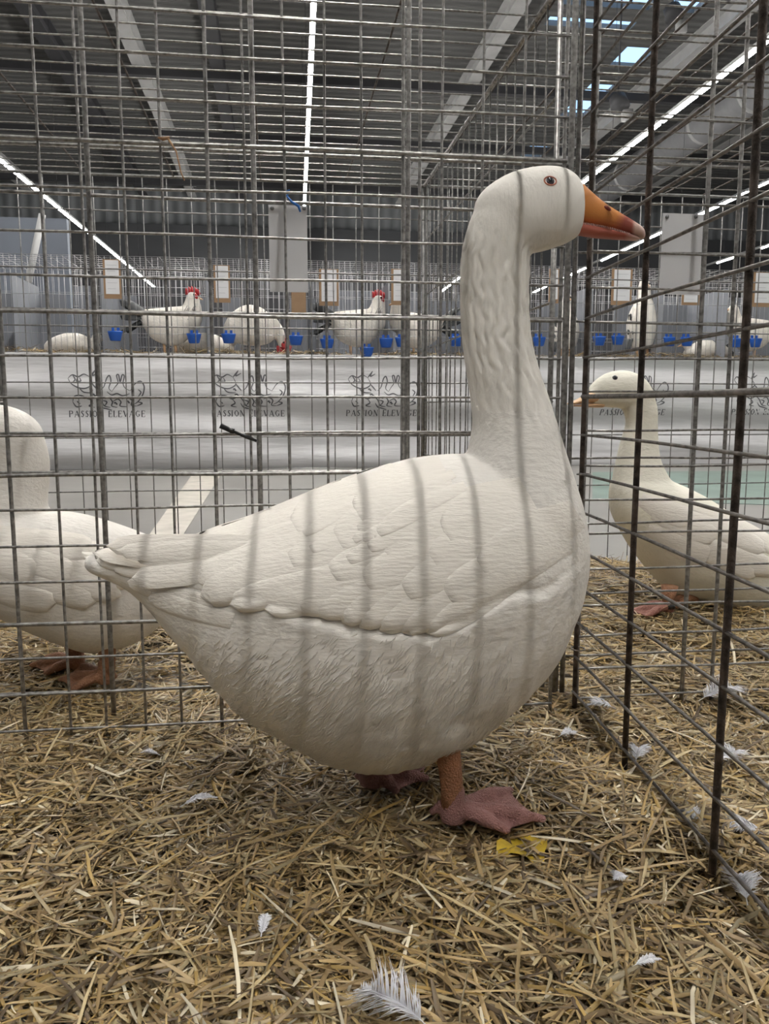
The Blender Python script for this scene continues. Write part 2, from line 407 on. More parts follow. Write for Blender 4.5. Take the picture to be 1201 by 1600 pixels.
# printed marks on the cloth: PASSION ELEVAGE with a line drawing of farm animals
LET = {
 'P': [((0,0),(0,1),.16), ((0,1),(.42,.97),.07), ((.42,.97),(.6,.76),.14), ((.6,.76),(.42,.52),.14), ((.42,.52),(0,.5),.06), ((-.12,0),(.14,0),.05), ((-.12,1),(.1,1),.05)],
 'A': [((0,0),(.4,1),.06), ((.4,1),(.8,0),.16), ((.14,.34),(.66,.34),.06), ((-.12,0),(.14,0),.05), ((.66,0),(.94,0),.05)],
 'S': [((.52,.84),(.3,1),.07), ((.3,1),(.06,.8),.12), ((.06,.8),(.5,.3),.15), ((.5,.3),(.26,0),.12), ((.26,0),(0,.2),.07), ((.52,.84),(.52,1),.05), ((0,0),(0,.2),.05)],
 'I': [((0,0),(0,1),.16), ((-.13,0),(.13,0),.05), ((-.13,1),(.13,1),.05)],
 'O': [((.4,1),(.08,.78),.1), ((.08,.78),(.04,.4),.16), ((.04,.4),(.4,0),.1), ((.4,0),(.74,.3),.1), ((.74,.3),(.72,.7),.16), ((.72,.7),(.4,1),.1)],
 'N': [((.03,0),(.03,1),.06), ((.03,1),(.7,0),.16), ((.7,0),(.7,1),.06), ((-.1,0),(.16,0),.05), ((-.12,1),(.05,1),.05), ((.57,1),(.83,1),.05)],
 'E': [((0,0),(0,1),.16), ((0,1),(.55,1),.06), ((0,.52),(.4,.52),.06), ((0,0),(.58,0),.06), ((.55,1),(.55,.8),.06), ((.58,0),(.58,.22),.06), ((.4,.4),(.4,.64),.05), ((-.12,0),(0,0),.05), ((-.12,1),(0,1),.05)],
 'L': [((0,0),(0,1),.16), ((0,0),(.55,0),.06), ((.55,0),(.55,.24),.06), ((-.12,0),(0,0),.05), ((-.13,1),(.13,1),.05)],
 'V': [((0,1),(.4,0),.16), ((.4,0),(.76,1),.06), ((-.12,1),(.14,1),.05), ((.64,1),(.9,1),.05)],
 'G': [((.68,.82),(.4,1),.06), ((.4,1),(.08,.75),.1), ((.08,.75),(.05,.35),.16), ((.05,.35),(.4,0),.1), ((.4,0),(.68,.12),.07), ((.68,.1),(.68,.42),.15), ((.68,.82),(.68,1),.05), ((.52,.42),(.84,.42),.05)],
}
ADV = {'P': .82, 'A': 1.0, 'S': .74, 'I': .42, 'O': .98, 'N': 1.0, 'E': .8, 'L': .76, 'V': .94, 'G': 1.02, ' ': .62}
def ribbon(mb, pts, w):
    """flat ribbon on the cloth face; pts are (x, z) metres"""
    n = len(pts); b = len(mb.v)
    for i, (x, z) in enumerate(pts):
        x0, z0 = pts[max(i-1, 0)]; x1, z1 = pts[min(i+1, n-1)]
        dx, dz = x1-x0, z1-z0; L = math.hypot(dx, dz) or 1
        ww = w[i] if isinstance(w, list) else w
        for s in (-1, 1):
            xx = x-dz/L*ww/2*s; zz = z+dx/L*ww/2*s
            mb.v.append((xx, YT-wob(xx, zz)-0.0025, zz))
    for i in range(n-1): mb.f.append((b+2*i, b+2*i+1, b+2*i+3, b+2*i+2))
def spl(pts, n=14):
    return [tuple(r) for r in smooth_tab(pts, n)]
PIXM = (P(700, 620, YT)-P(600, 620, YT)).length/100
LOGO = [  # strokes in photo pixels relative to the logo centre (x right, y down)
 [(-52,-22),(-46,-27),(-38,-24),(-30,-28),(-22,-24)], [(-52,-22),(-47,-14),(-36,-8),(-26,-8),(-18,-14),(-22,-24)],
 [(-46,-27),(-42,-20),(-46,-16)], [(-22,-24),(-14,-34)], [(-14,-34),(-18,-26),(-10,-30)], [(-36,-8),(-30,-2),(-18,-1)], [(-18,-14),(-10,-4)],
 [(-38,-24),(-40,-18),(-34,-18),(-36,-23)],
 [(-48,12),(-44,4),(-34,3),(-24,8),(-14,4)], [(-48,12),(-44,19),(-36,18)], [(-42,11),(-38,15)], [(-14,4),(-8,10),(-4,18),(4,20)],
 [(-8,-4),(-2,-10),(2,-22),(6,-26),(8,-18),(5,-8),(9,-3)], [(9,-3),(14,-10),(18,-16),(16,-26),(19,-27),(21,-17),(24,-27),(27,-25),(25,-15),(28,-8),(35,-4)],
 [(2,-3),(8,2),(16,0),(24,3),(34,0)], [(-2,8),(4,6),(8,12),(6,18),(14,20)], [(8,12),(16,8),(20,12),(18,18),(28,19)], [(22,8),(30,6),(36,10),(34,17),(42,18)],
 [(35,-4),(42,-14),(50,-18),(55,-10),(52,2),(44,12),(36,16)], [(44,12),(50,14),(42,18)], [(-24,8),(-20,14),(-26,18),(-18,20)], [(-4,18),(0,12),(-6,10)],
 [(-12,14),(-8,20),(-2,22),(6,24)], [(46,-6),(50,-2),(46,4)]]
for px, n_letters in ((166, 0), (388, 0), (597, 0), (990, 0), (1192, 0), (-60, 0)):
    c = P(px, 615, YT)
    mb = MB()
    for st in LOGO:
        q = [(c.x+x*PIXM, c.z-y*PIXM) for x, y in st]
        s_ = spl(q, 4*len(q)); nn = len(s_)
        ribbon(mb, s_, [PIXM*(0.5+1.5*math.sin(math.pi*(i+0.5)/nn)) for i in range(nn)])
    # heavier feathered blots of the bird and rabbit bodies
    for (x, y, r) in ((-17, 2, 3.0), (-20, -6, 2.2), (12, 14, 2.2), (30, 12, 2.0)):
        ribbon(mb, [(c.x+(x-r)*PIXM, c.z-y*PIXM), (c.x+x*PIXM, c.z-(y-1)*PIXM), (c.x+(x+r)*PIXM, c.z-(y+2)*PIXM)], PIXM*2.6)
    mb.build('printed_animal_drawing', M['ink'], cloth, smooth=False)['label'] = 'dark line drawing of farm animals'
    text = 'PASSION ELEVAGE'; H = 9.0*PIXM; tw = sum(ADV[ch] for ch in text)
    sc = 110*PIXM/tw; x = c.x-55*PIXM; zb = c.z-34*PIXM
    mb = MB()
    for ch in text:
        for s_ in LET.get(ch, []):
            (ax, ay), (bx_, by), w = s_
            ribbon(mb, [(x+(ax+.1)*sc*0.82, zb+ay*H), (x+(bx_+.1)*sc*0.82, zb+by*H)], w*sc*1.15)
        x += ADV[ch]*sc
    mb.build('printed_lettering', M['ink'], cloth, smooth=False)['label'] = 'dark serif lettering'

# the chicken cages on the table
def cage(px0, px1, label, sheets):
    x0 = P(px0, 500, YT+0.06).x; x1 = P(px1, 500, YT+0.06).x; y0 = YT+0.06; y1 = YT+0.86; z0 = ZT+0.001; z1 = P(600, 408, YT).z
    root = empty('chicken_cage', ((x0+x1)/2, (y0+y1)/2, z0), label, 'cage', 'wire cages on the table')
    mb = MB()
    n = max(3, int((x1-x0)/0.047))
    for i in range(n+1):
        x = x0+(x1-x0)*i/n; mb.tube([(x, y0, z0), (x, y0, z1)], 0.0016, 4)
    for z in np.linspace(z0+0.01, z1, 6): mb.tube([(x0, y0, z), (x1, y0, z)], 0.002, 4)
    mb.build('wire_front', M['white_wire'], root)
    mb = MB()
    for y in np.linspace(y0, y1, 9): mb.tube([(x0, y, z1), (x1, y, z1)], 0.002, 4)
    for x in np.linspace(x0, x1, 8): mb.tube([(x, y0, z1), (x, y1, z1)], 0.002, 4)
    mb.build('wire_top', M['white_wire'], root)
    mb = MB()
    for i in range(n+1):
        x = x0+(x1-x0)*i/n; mb.tube([(x, y1, z0), (x, y1, z1)], 0.002, 4)
    for z in np.linspace(z0, z1, 5): mb.tube([(x0, y1, z), (x1, y1, z)], 0.002, 4)
    mb.build('wire_back', M['white_wire'], root)
    mb = MB(); mb.box((x0+0.002, y0+0.01, z0+0.002), (x0+0.008, y1, z0+(z1-z0)*0.8)); mb.build('side_sheet', M['grey_sheet'], root, smooth=False)
    for (a, b) in sheets:
        mb = MB(); mb.box((x0+(x1-x0)*a, y1-0.012, z0+0.002), (x0+(x1-x0)*b, y1-0.006, z0+(z1-z0)*0.72))
        mb.build('back_sheet', M['grey_sheet'], root, smooth=False)
bounds = [(-110, 20, 'cage at the far left end of the table, by the partition', [(0, 1)]),
          (20, 158, 'cage holding the white hen lying down at the left', [(0, .35), (.8, 1)]),
          (158, 322, 'cage with the first standing chicken, under the left pale beam', [(0, .2), (.75, 1)]),
          (322, 488, 'cage with the feeding chicken, behind the large hanging card', [(.1, .3), (.8, 1)]),
          (488, 606, 'cage with the red-combed chicken left of the goose neck', [(0, .1), (.85, 1)]),
          (606, 745, 'cage just left of the goose neck with the turned-away chicken', [(0, .2), (.6, 1)]),
          (745, 925, 'cage just right of the goose neck with the upright chicken', [(0, .4), (.75, 1)]),
          (925, 1035, 'cage with the chicken above the small duck head', [(0, .25), (.8, 1)]),
          (1035, 1135, 'cage behind the right hanging card with the resting chicken', [(0, 1)]),
          (1135, 1300, 'cage at the right edge with the broad pale chicken', [(0, .3), (.7, 1)])]
for a, b, lab, sh in bounds: cage(a, b, lab, sh)
# a second row of cages further back
y0 = YT+2.6
for i in range(7):
    x0 = P(-60+190*i, 500, y0).x; x1 = P(-60+190*(i+1)-6, 500, y0).x; z0 = FLOOR; z1 = P(600, 425, y0).z
    mb = MB()
    for x in np.linspace(x0, x1, 20): mb.tube([(x, y0, ZT), (x, y0, z1)], 0.003, 4)
    for z in np.linspace(ZT, z1, 6): mb.tube([(x0, y0, z), (x1, y0, z)], 0.003, 4)
    for y in np.linspace(y0, y0+0.8, 6): mb.tube([(x0, y, z1), (x1, y, z1)], 0.003, 4)
    root = empty('distant_cage', ((x0+x1)/2, y0+0.4, ZT), 'distant cage on the second table, '+['at the far left end','behind the first red-combed chicken','behind the large left hanging card','behind the goose neck','just right of the goose neck','behind the right hanging card','at the far right end'][i], 'cage', 'cages of the second row')
    mb.build('wire_grid', M['white_wire'], root)
    mb = MB(); mb.box((x0, y0+0.8, ZT), (x1, y0+0.82, z1-0.12)); mb.build('back_sheet', M['steel_dark'] if i % 3 else M['grey_sheet'], root, smooth=False)

XA = P(-60, 500, y0).x; XB = P(-60+190*7, 500, y0).x
root = empty('display_table', ((XA+XB)/2, y0+.4, FLOOR), 'second trestle table behind, carrying the distant cages', 'table')
mb = MB(); mb.box((XA, y0-.02, ZT-0.05), (XB, y0+0.86, ZT-.002)); mb.build('table_top', M['grey_sheet'], root, smooth=False)
for x in np.linspace(XA+.3, XB-.3, 5):
    for y in (y0+.1, y0+.75):
        mb = MB(); mb.tube([(x, y, FLOOR), (x, y, ZT-0.05)], 0.02, 8); mb.build('leg', M['steel'], root)
# straw strands generator
def straw_mesh(name, n, xr, yr, hfun, lr, wr, zr, tilt=0.16, palette=None, keep=None, dirfun=None):
    rng = np.random.default_rng(abs(hash(name)) % 1000 if False else len(name)*13+n % 97)
    cx = rng.uniform(*xr, n); cy = rng.uniform(*yr, n)
    if keep is not None:
        k = keep(cx, cy); cx = cx[k]; cy = cy[k]; n = len(cx)
    L = rng.uniform(*lr, n)*rng.choice([0.45, 0.8, 1.0, 1.5], n, p=[.35, .3, .25, .1]); W = rng.uniform(*wr, n)
    ang = rng.uniform(0, 2*np.pi, n)
    if dirfun is not None: ang = dirfun(cx, cy, ang, rng)
    tl = rng.normal(0, tilt, n); bend = rng.normal(0, 0.035, n)*L; sag = rng.normal(0, 0.03, n)*L
    kink = rng.uniform(-1, 1, n)*(rng.random(n) < 0.15)*0.25*L
    z = hfun(cx, cy)+rng.uniform(zr[0], zr[1], n)
    roll = rng.uniform(-0.7, 0.7, n)
    S = 5
    t = np.linspace(-0.5, 0.5, S)
    V = np.zeros((n, S, 3, 3))
    dx, dy = np.cos(ang), np.sin(ang); nxp, nyp = -dy, dx
    for s in range(S):
        q = t[s]; arch = (0.25-q*q)*4
        px = cx+dx*L*q+nxp*(bend*arch+kink*abs(q))
        py = cy+dy*L*q+nyp*(bend*arch+kink*abs(q))
        pz = z+np.sin(tl)*L*q+sag*arch
        w = W*(0.55 if s in (0, S-1) else 1.0)/2
        for c, (u, h) in enumerate(((-1, 0), (0, 0.45), (1, 0))):
            V[:, s, c, 0] = px+nxp*w*u*np.cos(roll); V[:, s, c, 1] = py+nyp*w*u*np.cos(roll)
            V[:, s, c, 2] = pz+w*u*np.sin(roll)+h*w
    verts = V.reshape(-1, 3)
    base = (np.arange(n)*S*3)[:, None, None, None]
    sidx = np.arange(S-1)[None, :, None, None]*3; cidx = np.arange(2)[None, None, :, None]
    quad = np.array([0, 1, 4, 3])[None, None, None, :]
    faces = (base+sidx+cidx+quad).reshape(-1, 4)
    me = bpy.data.meshes.new(name)
    me.vertices.add(len(verts)); me.vertices.foreach_set('co', verts.astype('f').ravel())
    me.loops.add(faces.size); me.loops.foreach_set('vertex_index', faces.astype('i').ravel())
    me.polygons.add(len(faces)); me.polygons.foreach_set('loop_start', np.arange(0, faces.size, 4, dtype='i'))
    me.polygons.foreach_set('loop_total', np.full(len(faces), 4, 'i'))
    me.update(calc_edges=True)
    pal = np.array(palette if palette else [(.45,.33,.16), (.30,.21,.10), (.50,.41,.24), (.20,.14,.07), (.72,.66,.52), (.42,.29,.10), (.11,.075,.04), (.28,.23,.13)])
    pr = np.array([.22,.2,.15,.13,.05,.1,.08,.07]) if not palette else np.full(len(pal), 1/len(pal))
    c = pal[rng.choice(len(pal), n, p=pr)]*rng.uniform(0.62, 1.1, (n, 1))*np.array([1.0, .965, .90])
    colr = np.ones((n, S*3, 4), 'f'); colr[:, :, :3] = c[:, None, :]
    at = me.color_attributes.new('Col', 'FLOAT_COLOR', 'POINT'); at.data.foreach_set('color', colr.ravel())
    return me

# bedding on the table: mounds with loose stalks
def hz(x, y): return ZT+0.012+0.018*np.sin(x*5.3+1)*np.sin(x*2.1)+0*y
me = straw_mesh('table_bedding', 5200, (XL, XR), (YT+0.0, YT+0.7), hz, (0.05, 0.16), (0.004, 0.008), (0, 0.02), 0.25)
tag(link_mesh('table_bedding', me, M['straw'], smooth=False), 'loose straw bedding spilling along the edge of the chicken table', 'straw', kind='stuff')

# ================================================================== WIRE PENS
YB = 1.315; YB2 = 2.75; ZR = 1.27; XS = 0.50
def panel_root(name, loc, label, cat='wire panel', group=None): return empty(name, loc, label, cat, group)
def clip(mb, p, r=0.006, ax='x'):
    pts = []
    for i in range(9):
        a = 2*math.pi*i/8
        pts.append(Vector(p)+(Vector((math.cos(a)*r*1.7, 0, math.sin(a)*r)) if ax == 'x' else Vector((math.cos(a)*r*1.5, math.sin(a)*r*1.5, 0))))
    mb.tube(pts, 0.0014, 5)
# --- main back panel of our pen
rt = panel_root('wire_panel', (-0.2, YB, 0), 'close square-mesh wire panel standing right behind the big white goose', 'wire panel', 'pen panels')
mb = MB(); x740 = [-118, -50, 17, 89, 148, 213, 270, 337, 394, 452, 512, 568, 628, 686, 745, 806, 868]
for px in x740:
    X = P(px, 740, YB).x; th = px in (337, 628, 17, 868)
    mb.tube(wire_pts((X+random.uniform(-.002, .002), YB, -0.03), (X+random.uniform(-.002, .002), YB, 1.62), 10, 0.0022), 0.0033 if th else 0.0023, 6)
mb.build('upright_wires', M['wire'], rt)
mb = MB(); XA = P(-130, 740, YB).x; XB = P(870, 740, YB).x
for py in (1188, 1134, 1081, 1027, 972, 909, 852, 796, 741, 677, 618, 555, 490, 434, 366, 294, 219, 150, 78, 12, -60, -140):
    z = P(150, py, YB).z
    mb.tube(wire_pts((XA, YB-0.004, z+random.uniform(-.003, .003)), (XB, YB-0.004, z+random.uniform(-.003, .003)), 14, 0.003), 0.0034 if py in (972, 741, 490, 219) else 0.0022, 6)
mb.build('cross_wires', M['wire'], rt)
# --- thick framed panel behind it, front of the back row
YC = 1.40
rt = panel_root('wire_panel', (-0.2, YC, 0), 'sparse thick-barred frame panel just behind the square-mesh panel', 'wire panel', 'pen panels')
mb = MB()
for px, r in ((160, .0045), (406, .0045), (636, .0042), (-90, .004), (653, .003), (877, .006), (888, .005)):
    X = P(px, 740, YC).x
    mb = MB(); mb.tube(wire_pts((X, YC, -0.03), (X, YC, 1.5), 8, 0.001), r, 8); mb.build('post', M['wire'], rt)
mb = MB(); XA = P(-140, 740, YC).x; XB = P(880, 740, YC).x
for py in (736, 484, 227, 1078, 676, 303):
    z = P(150, py, YC).z
    mb.tube(wire_pts((XA, YC, z), (XB, YC, z+random.uniform(-.008, .008)), 12, 0.003), 0.0030, 6)
mb.build('rails', M['wire'], rt)
# --- right continuation of the back panels
rt = panel_root('wire_panel', (1.0, YB+0.03, 0), 'wide-meshed wire panel in front of the small duck at the right', 'wire panel', 'pen panels')
mb = MB(); Yr = YB+0.045
for px, r in ((912, .0045), (1082, .0042), (1129, .0036), (1320, .004)):
    X = P(px, 740, Yr).x; mb = MB(); mb.tube(wire_pts((X, Yr, -0.03), (X, Yr, 1.5), 10, 0.002), r, 8); mb.build('post', M['wire'], rt)
mb = MB(); XA = P(905, 740, Yr).x; XB = P(1420, 740, Yr).x
for i, py in enumerate((1130, 1085, 1040, 990, 942, 886, 832, 780, 726, 672, 620, 562, 506, 450, 396, 320, 248, 186, 120, 52, -20)):
    z = P(1000, py, Yr).z
    mb.tube(wire_pts((XA, Yr-.005, z), (XB, Yr-.005, z+random.uniform(-.006, .006)), 10, 0.003), 0.0022, 6)
    if i % 2 == 0:
        mb.tube(wire_pts((XA, Yr+.05, z+.008), (XB, Yr+.05, z+.008+random.uniform(-.01, .01)), 10, 0.003), 0.0022, 6)
mb.build('cross_wires', M['wire'], rt)
# --- rusty side panel between our pen and the next
far = P(913, 600, YB+0.01)
def r1(px):   # where the ray of column px meets the slightly skewed side plane
    d = ray(px, 600); k = math.tan(math.radians(3.2))
    # X = far.x + (Y-far.y)*k
    t = (far.x-far.y*k)/(d.x-d.y*k); return (d.x*t, d.y*t)
rt = panel_root('side_panel', (far.x-0.03, 0.8, 0), 'dark rusty side panel running from beside the goose towards the viewer', 'wire panel', 'pen panels')
near = (far.x-(far.y-0.12)*math.tan(math.radians(3.2)), 0.12)
mb = MB()
for px in (913, 1000, 1158):
    x, y = r1(px); mb = MB(); mb.tube(wire_pts((x, y, -0.04), (x, y, 1.6), 12, 0.002), 0.0046, 8); mb.build('upright_bar', M['rust'], rt)
x, y = near; mb = MB(); mb.tube([(x, y+.2, -0.03), (x, y+.2, 1.6)], 0.0048, 8)
mb.build('upright_bar', M['rust'], rt)
mb = MB()
for k in range(-8, 16):
    z = 0.562+0.0655*k
    mb.tube(wire_pts((far.x-0.003, far.y, z), (near[0]-0.003, near[1], z+random.uniform(-.004, .004)), 12, 0.003), 0.0042 if k == 0 else 0.0024, 6)
mb.build('cross_wires', M['dark_wire'], rt)
for z in (1.20, 0.94, 0.43, 0.12):
    mb = MB(); clip(mb, (far.x, far.y-0.01, z), 0.008, 'z'); mb.build('tie_ring', M['wire'], rt)
# --- receding side panels of the back row
def side(X, y0, y1, label, mt='wire'):
    rt = panel_root('side_panel', (X, (y0+y1)/2, 0), label, 'wire panel', 'pen panels')
    mb = MB()
    for y in np.arange(y0, y1+0.01, 0.0665): mb.tube(wire_pts((X, y, -0.03), (X, y, ZR), 6, 0.002), 0.002, 5)
    mb.build('upright_wires', M['wire'], rt)
    mb = MB()
    for z in np.linspace(0.02, ZR, 8): mb.tube(wire_pts((X+.004, y0, z), (X+.004, y1, z), 8, 0.003), 0.0026, 5)
    mb.build('cross_wires', M['wire'], rt)
    mb = MB()
    for y in (y0, y1): mb.tube([(X, y, -0.03), (X, y, ZR)], 0.005, 8)
    for z in (ZR,): mb.tube([(X, y0, z), (X, y1, z)], 0.005, 8)
    mb.build('frame', M['wire'], rt)
side(XS, 1.44, YB2, 'receding side panel seen just left of the goose neck, under the roof edge')
side(-0.87, 1.44, YB2, 'receding side panel at the left edge behind the left goose')
side(1.87, 1.44, YB2, 'receding side panel far right beyond the small duck')
# --- far panels
def farpanel(x0, x1, Y, label, sp=0.0735, dz=0.18):
    rt = panel_root('wire_panel', ((x0+x1)/2, Y, 0), label, 'wire panel', 'pen panels')
    mb = MB(); n = int((x1-x0)/sp)
    for i in range(n+1):
        x = x0+(x1-x0)*i/n; mb.tube(wire_pts((x, Y, FLOOR), (x, Y, ZR), 5, 0.002), 0.0019, 5)
    mb.build('upright_wires', M['wire_far'], rt)
    mb = MB()
    for z in np.arange(0.08, ZR+0.05, dz): mb.tube(wire_pts((x0, Y-.004, z), (x1, Y-.004, z), 8, 0.003), 0.0024, 5)
    mb.build('cross_wires', M['wire_far'], rt)
    mb = MB()
    for x in (x0, x1): mb.tube([(x, Y, FLOOR), (x, Y, ZR)], 0.006, 8)
    mb.tube([(x0, Y, ZR), (x1, Y, ZR)], 0.005, 8)
    mb.build('frame', M['wire_far'], rt)
farpanel(-0.87, XS, YB2, 'far upright wire panel behind the left goose pen, before the tablecloth')
farpanel(XS+0.01, 1.87, YB2, 'far upright wire panel behind the small duck')
farpanel(-2.2, -0.88, YB2, 'far upright wire panel at the left edge beyond the side panel')
# --- roofs of the back row
def roof(x0, x1, label, dx=0.277, dy=0.066, xoff=0.0):
    rt = panel_root('roof_panel', ((x0+x1)/2, 2.0, ZR), label, 'wire panel', 'pen roof panels')
    mb = MB()
    for y in np.arange(1.36, YB2+0.01, dy): mb.tube(wire_pts((x0, y, ZR), (x1, y, ZR), 8, 0.003), 0.0020, 5)
    mb.build('cross_wires', M['wire'], rt)
    mb = MB()
    for x in np.arange(x0+xoff, x1+0.01, dx): mb.tube(wire_pts((x, 1.36, ZR+.004), (x, YB2, ZR+.004), 8, 0.003), 0.0026, 5)
    mb.build('long_wires', M['rust'], rt)
roof(-0.87, XS, 'wire roof over the left goose pen with close cross wires')
roof(XS+0.01, 1.87, 'wire roof over the small duck pen at the upper right', 0.14, 0.13)
roof(-2.2, -0.88, 'wire roof at the far upper left edge')
# --- wire roof of our pen, just above the frame; its long wires shade the goose
rt = panel_root('roof_panel', (-0.1, .4, 1.3), 'wire roof of the big goose pen, above the frame', 'wire panel', 'pen roof panels')
mb = MB(); kk = math.tan(HALLROT)
for i in range(-16, 6):
    x = 0.133+0.0560*i
    mb.tube([(x-1.1*kk, -0.6, 1.3), (x+(YB-.5)*kk, YB, 1.3)], 0.0026, 6)
mb.build('long_wires', M['wire'], rt)
mb = MB()
for y in np.linspace(-0.6, YB, 8): mb.tube([(-.77, y, 1.307), (.46, y, 1.307)], 0.0028, 6)
mb.build('cross_wires', M['wire'], rt)

# hanging cards
def hang_card(px0, py0, px1, py1, Y, label, twine=True):
    a = P(px0, py0, Y); b = P(px1, py1, Y)
    rt = empty('hanging_card', ((a.x+b.x)/2, Y, b.z), label, 'card', 'large cards tied to the wire')
    mb = MB(); mb.box((a.x, Y-0.001, b.z), (b.x, Y+0.001, a.z)); mb.build('card_sheet', M['paper'], rt, smooth=False)
    mb = MB()
    for px, py, r in ((px0+6, py0+6, .004), (px1-6, py0+6, .004)):
        p = P(px, py, Y); mb.tube([p+Vector((0, -.003, 0)), p+Vector((0, .003, 0))], 0.0035, 8)
    mb.build('eyelets', M['steel'], rt)
hang_card(419, 320, 481, 457, YC+0.012, 'large blank white card hung by blue twine left of the goose head')
hang_card(1035, 333, 1092, 461, YC+0.012, 'large blank white card hung on the wire at the right')
mb = MB()
p = lambda x, y: P(x, y, YC-0.01)
mb.tube([p(444, 300), p(452, 297), p(449, 306), p(446, 304)], 0.0016, 5); mb.tube([p(447, 305), p(456, 316), p(466, 322), p(469, 331)], [.001, .0022, .0026, .0016], 5)
mb.tube([p(444, 308), p(446, 322)], 0.0014, 5)
tag(mb.build('blue_twine', M['bluetie']), 'short knotted blue twine above the left hanging card', 'twine')
mb = MB(); p = lambda x, y: P(x, y, YB-0.012)
mb.tube([p(344, 665), p(362, 673), p(366, 674)], 0.0042, 8); mb.tube([p(362, 673), p(384, 682), p(401, 689)], [.002, .0034, .0022], 8)
tag(mb.build('cable_tie', M['black']), 'black plastic tie stuck slanting on the wire left of the goose', 'tie')
mb = MB(); p = lambda x, y: P(x, y, YB-0.008)
mb.tube([p(246, 215), p(255, 217), p(265, 215)], [.001, .003, .002], 6); mb.tube([p(262, 216), p(275, 236), p(283, 270), p(288, 282)], [.0018, .0012, .0012, .001], 5)
tag(mb.build('straw_wisp', mat('straw_wisp', (0.34, 0.2, 0.11), 0.8)), 'brown wisp of straw caught on the wires at the upper left', 'straw')

# cards on the chicken cages
for px0, px1, py0, py1, lab in ((160, 190, 405, 467, 'brown card with white sheet on the cage at the left'), (333, 360, 414, 473, 'brown card with white sheet left of the large hanging card'),
        (498, 529, 420, 478, 'brown card with white sheet above the red-combed chicken'), (611, 640, 420, 477, 'brown card with white sheet left of the goose neck'),
        (858, 872, 420, 474, 'brown card half hidden just right of the goose neck'), (956, 986, 420, 477, 'brown card with white sheet right of the rusty wire'),
        (1066, 1092, 440, 477, 'brown card partly behind the right hanging card'), (1177, 1207, 425, 480, 'brown card with white sheet at the right edge'),
        (455, 478, 456, 490, 'bare brown card below the left hanging card')):
    Y = YT+0.045; a = P(px0, py0, Y); b = P(px1, py1, Y)
    rt = empty('cage_card', ((a.x+b.x)/2, Y, b.z), lab, 'card', 'brown cards on the chicken cages')
    mb = MB(); mb.box((a.x, Y, b.z), (b.x, Y+0.004, a.z)); mb.build('backing', M['card'], rt, smooth=False)
    if px0 != 455:
        w = b.x-a.x; h = a.z-b.z
        mb = MB(); mb.box((a.x+w*.12, Y-0.002, b.z+h*.12), (b.x-w*.1, Y, a.z-h*.02)); mb.build('paper_sheet', M['paper'], rt, smooth=False)
        mb = MB()
        for k in range(5):
            z = a.z-h*(.15+.15*k); mb.box((a.x+w*.22, Y-0.0028, z), (b.x-w*(.2+.1*(k % 3)), Y-0.002, z+h*.012))
        mb.build('faint_lines', mat('faint_lines', (.45, .45, .48), .8), rt, smooth=False)
# blue cups
cups = [(180, 523, 'under the left card'), (303, 527, 'under the first chicken head'), (357, 527, 'between the first and feeding chickens'), (462, 530, 'below the bare brown card'),
        (511, 535, 'at the tail of the red-combed chicken'), (603, 534, 'right of the red-combed chicken'), (628, 533, 'below the card beside the goose neck'), (573, 548, 'lying low at the feet of the red-combed chicken'),
        (712, 532, 'against the goose neck on its left'), (842, 532, 'against the goose neck on its right'), (936, 531, 'right of the rusty wire'), (965, 530, 'left of the chicken above the duck'),
        (1046, 532, 'left of the pair under the right hanging card'), (1073, 532, 'right of the pair under the right hanging card'), (1150, 534, 'left of the last pair at the right edge'), (1180, 534, 'right of the last pair at the right edge')]
for px, py, lab in cups:
    Y = YT+0.02; c = P(px, py, Y); r = 0.062
    rt = empty('drinking_cup', (c.x, Y, c.z-0.05), 'blue plastic hook-on cup '+lab, 'cup', 'blue cups on the cages')
    mb = MB(); ring = []
    for zz, rr in ((-.052, .6), (-.048, .72), (.02, 1.0), (.03, 1.04), (.03, .94), (.02, .9), (-.04, .62)):
        ring.append([(c.x+r*rr*math.cos(a)*1.0, Y+r*rr*0.62*math.sin(a), c.z+zz) for a in np.linspace(0, 2*math.pi, 18, endpoint=False)])
    mb.rings(ring); mb.build('bowl', M['blue'], rt)
    for s in (-1, 1):
        mb = MB(); mb.box((c.x+s*0.022-0.011, Y+0.022, c.z+0.02), (c.x+s*0.022+0.011, Y+0.034, c.z+0.062)); mb.build('hook', M['blue'], rt, smooth=False)
#BIRDS
# ================================================================== BIRDS
def loft_x(mb, tab, Y, n=40, k=28, yoff=None, ex=0.92):
    """rings across the body; rows: photo column, top row, bottom row, half width (m)"""
    T = smooth_tab(tab, n); rings = []
    for px, t, b, w in T:
        a = P(px, t, Y); c = P(px, b, Y); r = []
        w = max(w, 0.002)
        for i in range(k):
            th = 2*math.pi*i/k; cz = math.cos(th); sy = math.sin(th)
            cz = math.copysign(abs(cz)**ex, cz); sy2 = math.copysign(abs(sy)**ex, sy)
            q = a.lerp(c, (1-cz)/2); r.append(Vector((q.x, Y+(yoff or 0)+w*sy2, q.z)))
        rings.append(r)
    mb.rings(rings)
def loft_z(mb, tab, Y, n=40, k=28):
    """rings up the neck; rows: photo row, left column, right column, half width (m)"""
    T = smooth_tab(tab, n); rings = []
    for py, l, r_, w in T:
        a = P(l, py, Y); c = P(r_, py, Y); r = []
        for i in range(k):
            th = 2*math.pi*i/k; q = a.lerp(c, (1+math.cos(th))/2)
            r.append(Vector((q.x, Y+w*math.sin(th), q.z)))
        rings.append(r)
    mb.rings(rings)
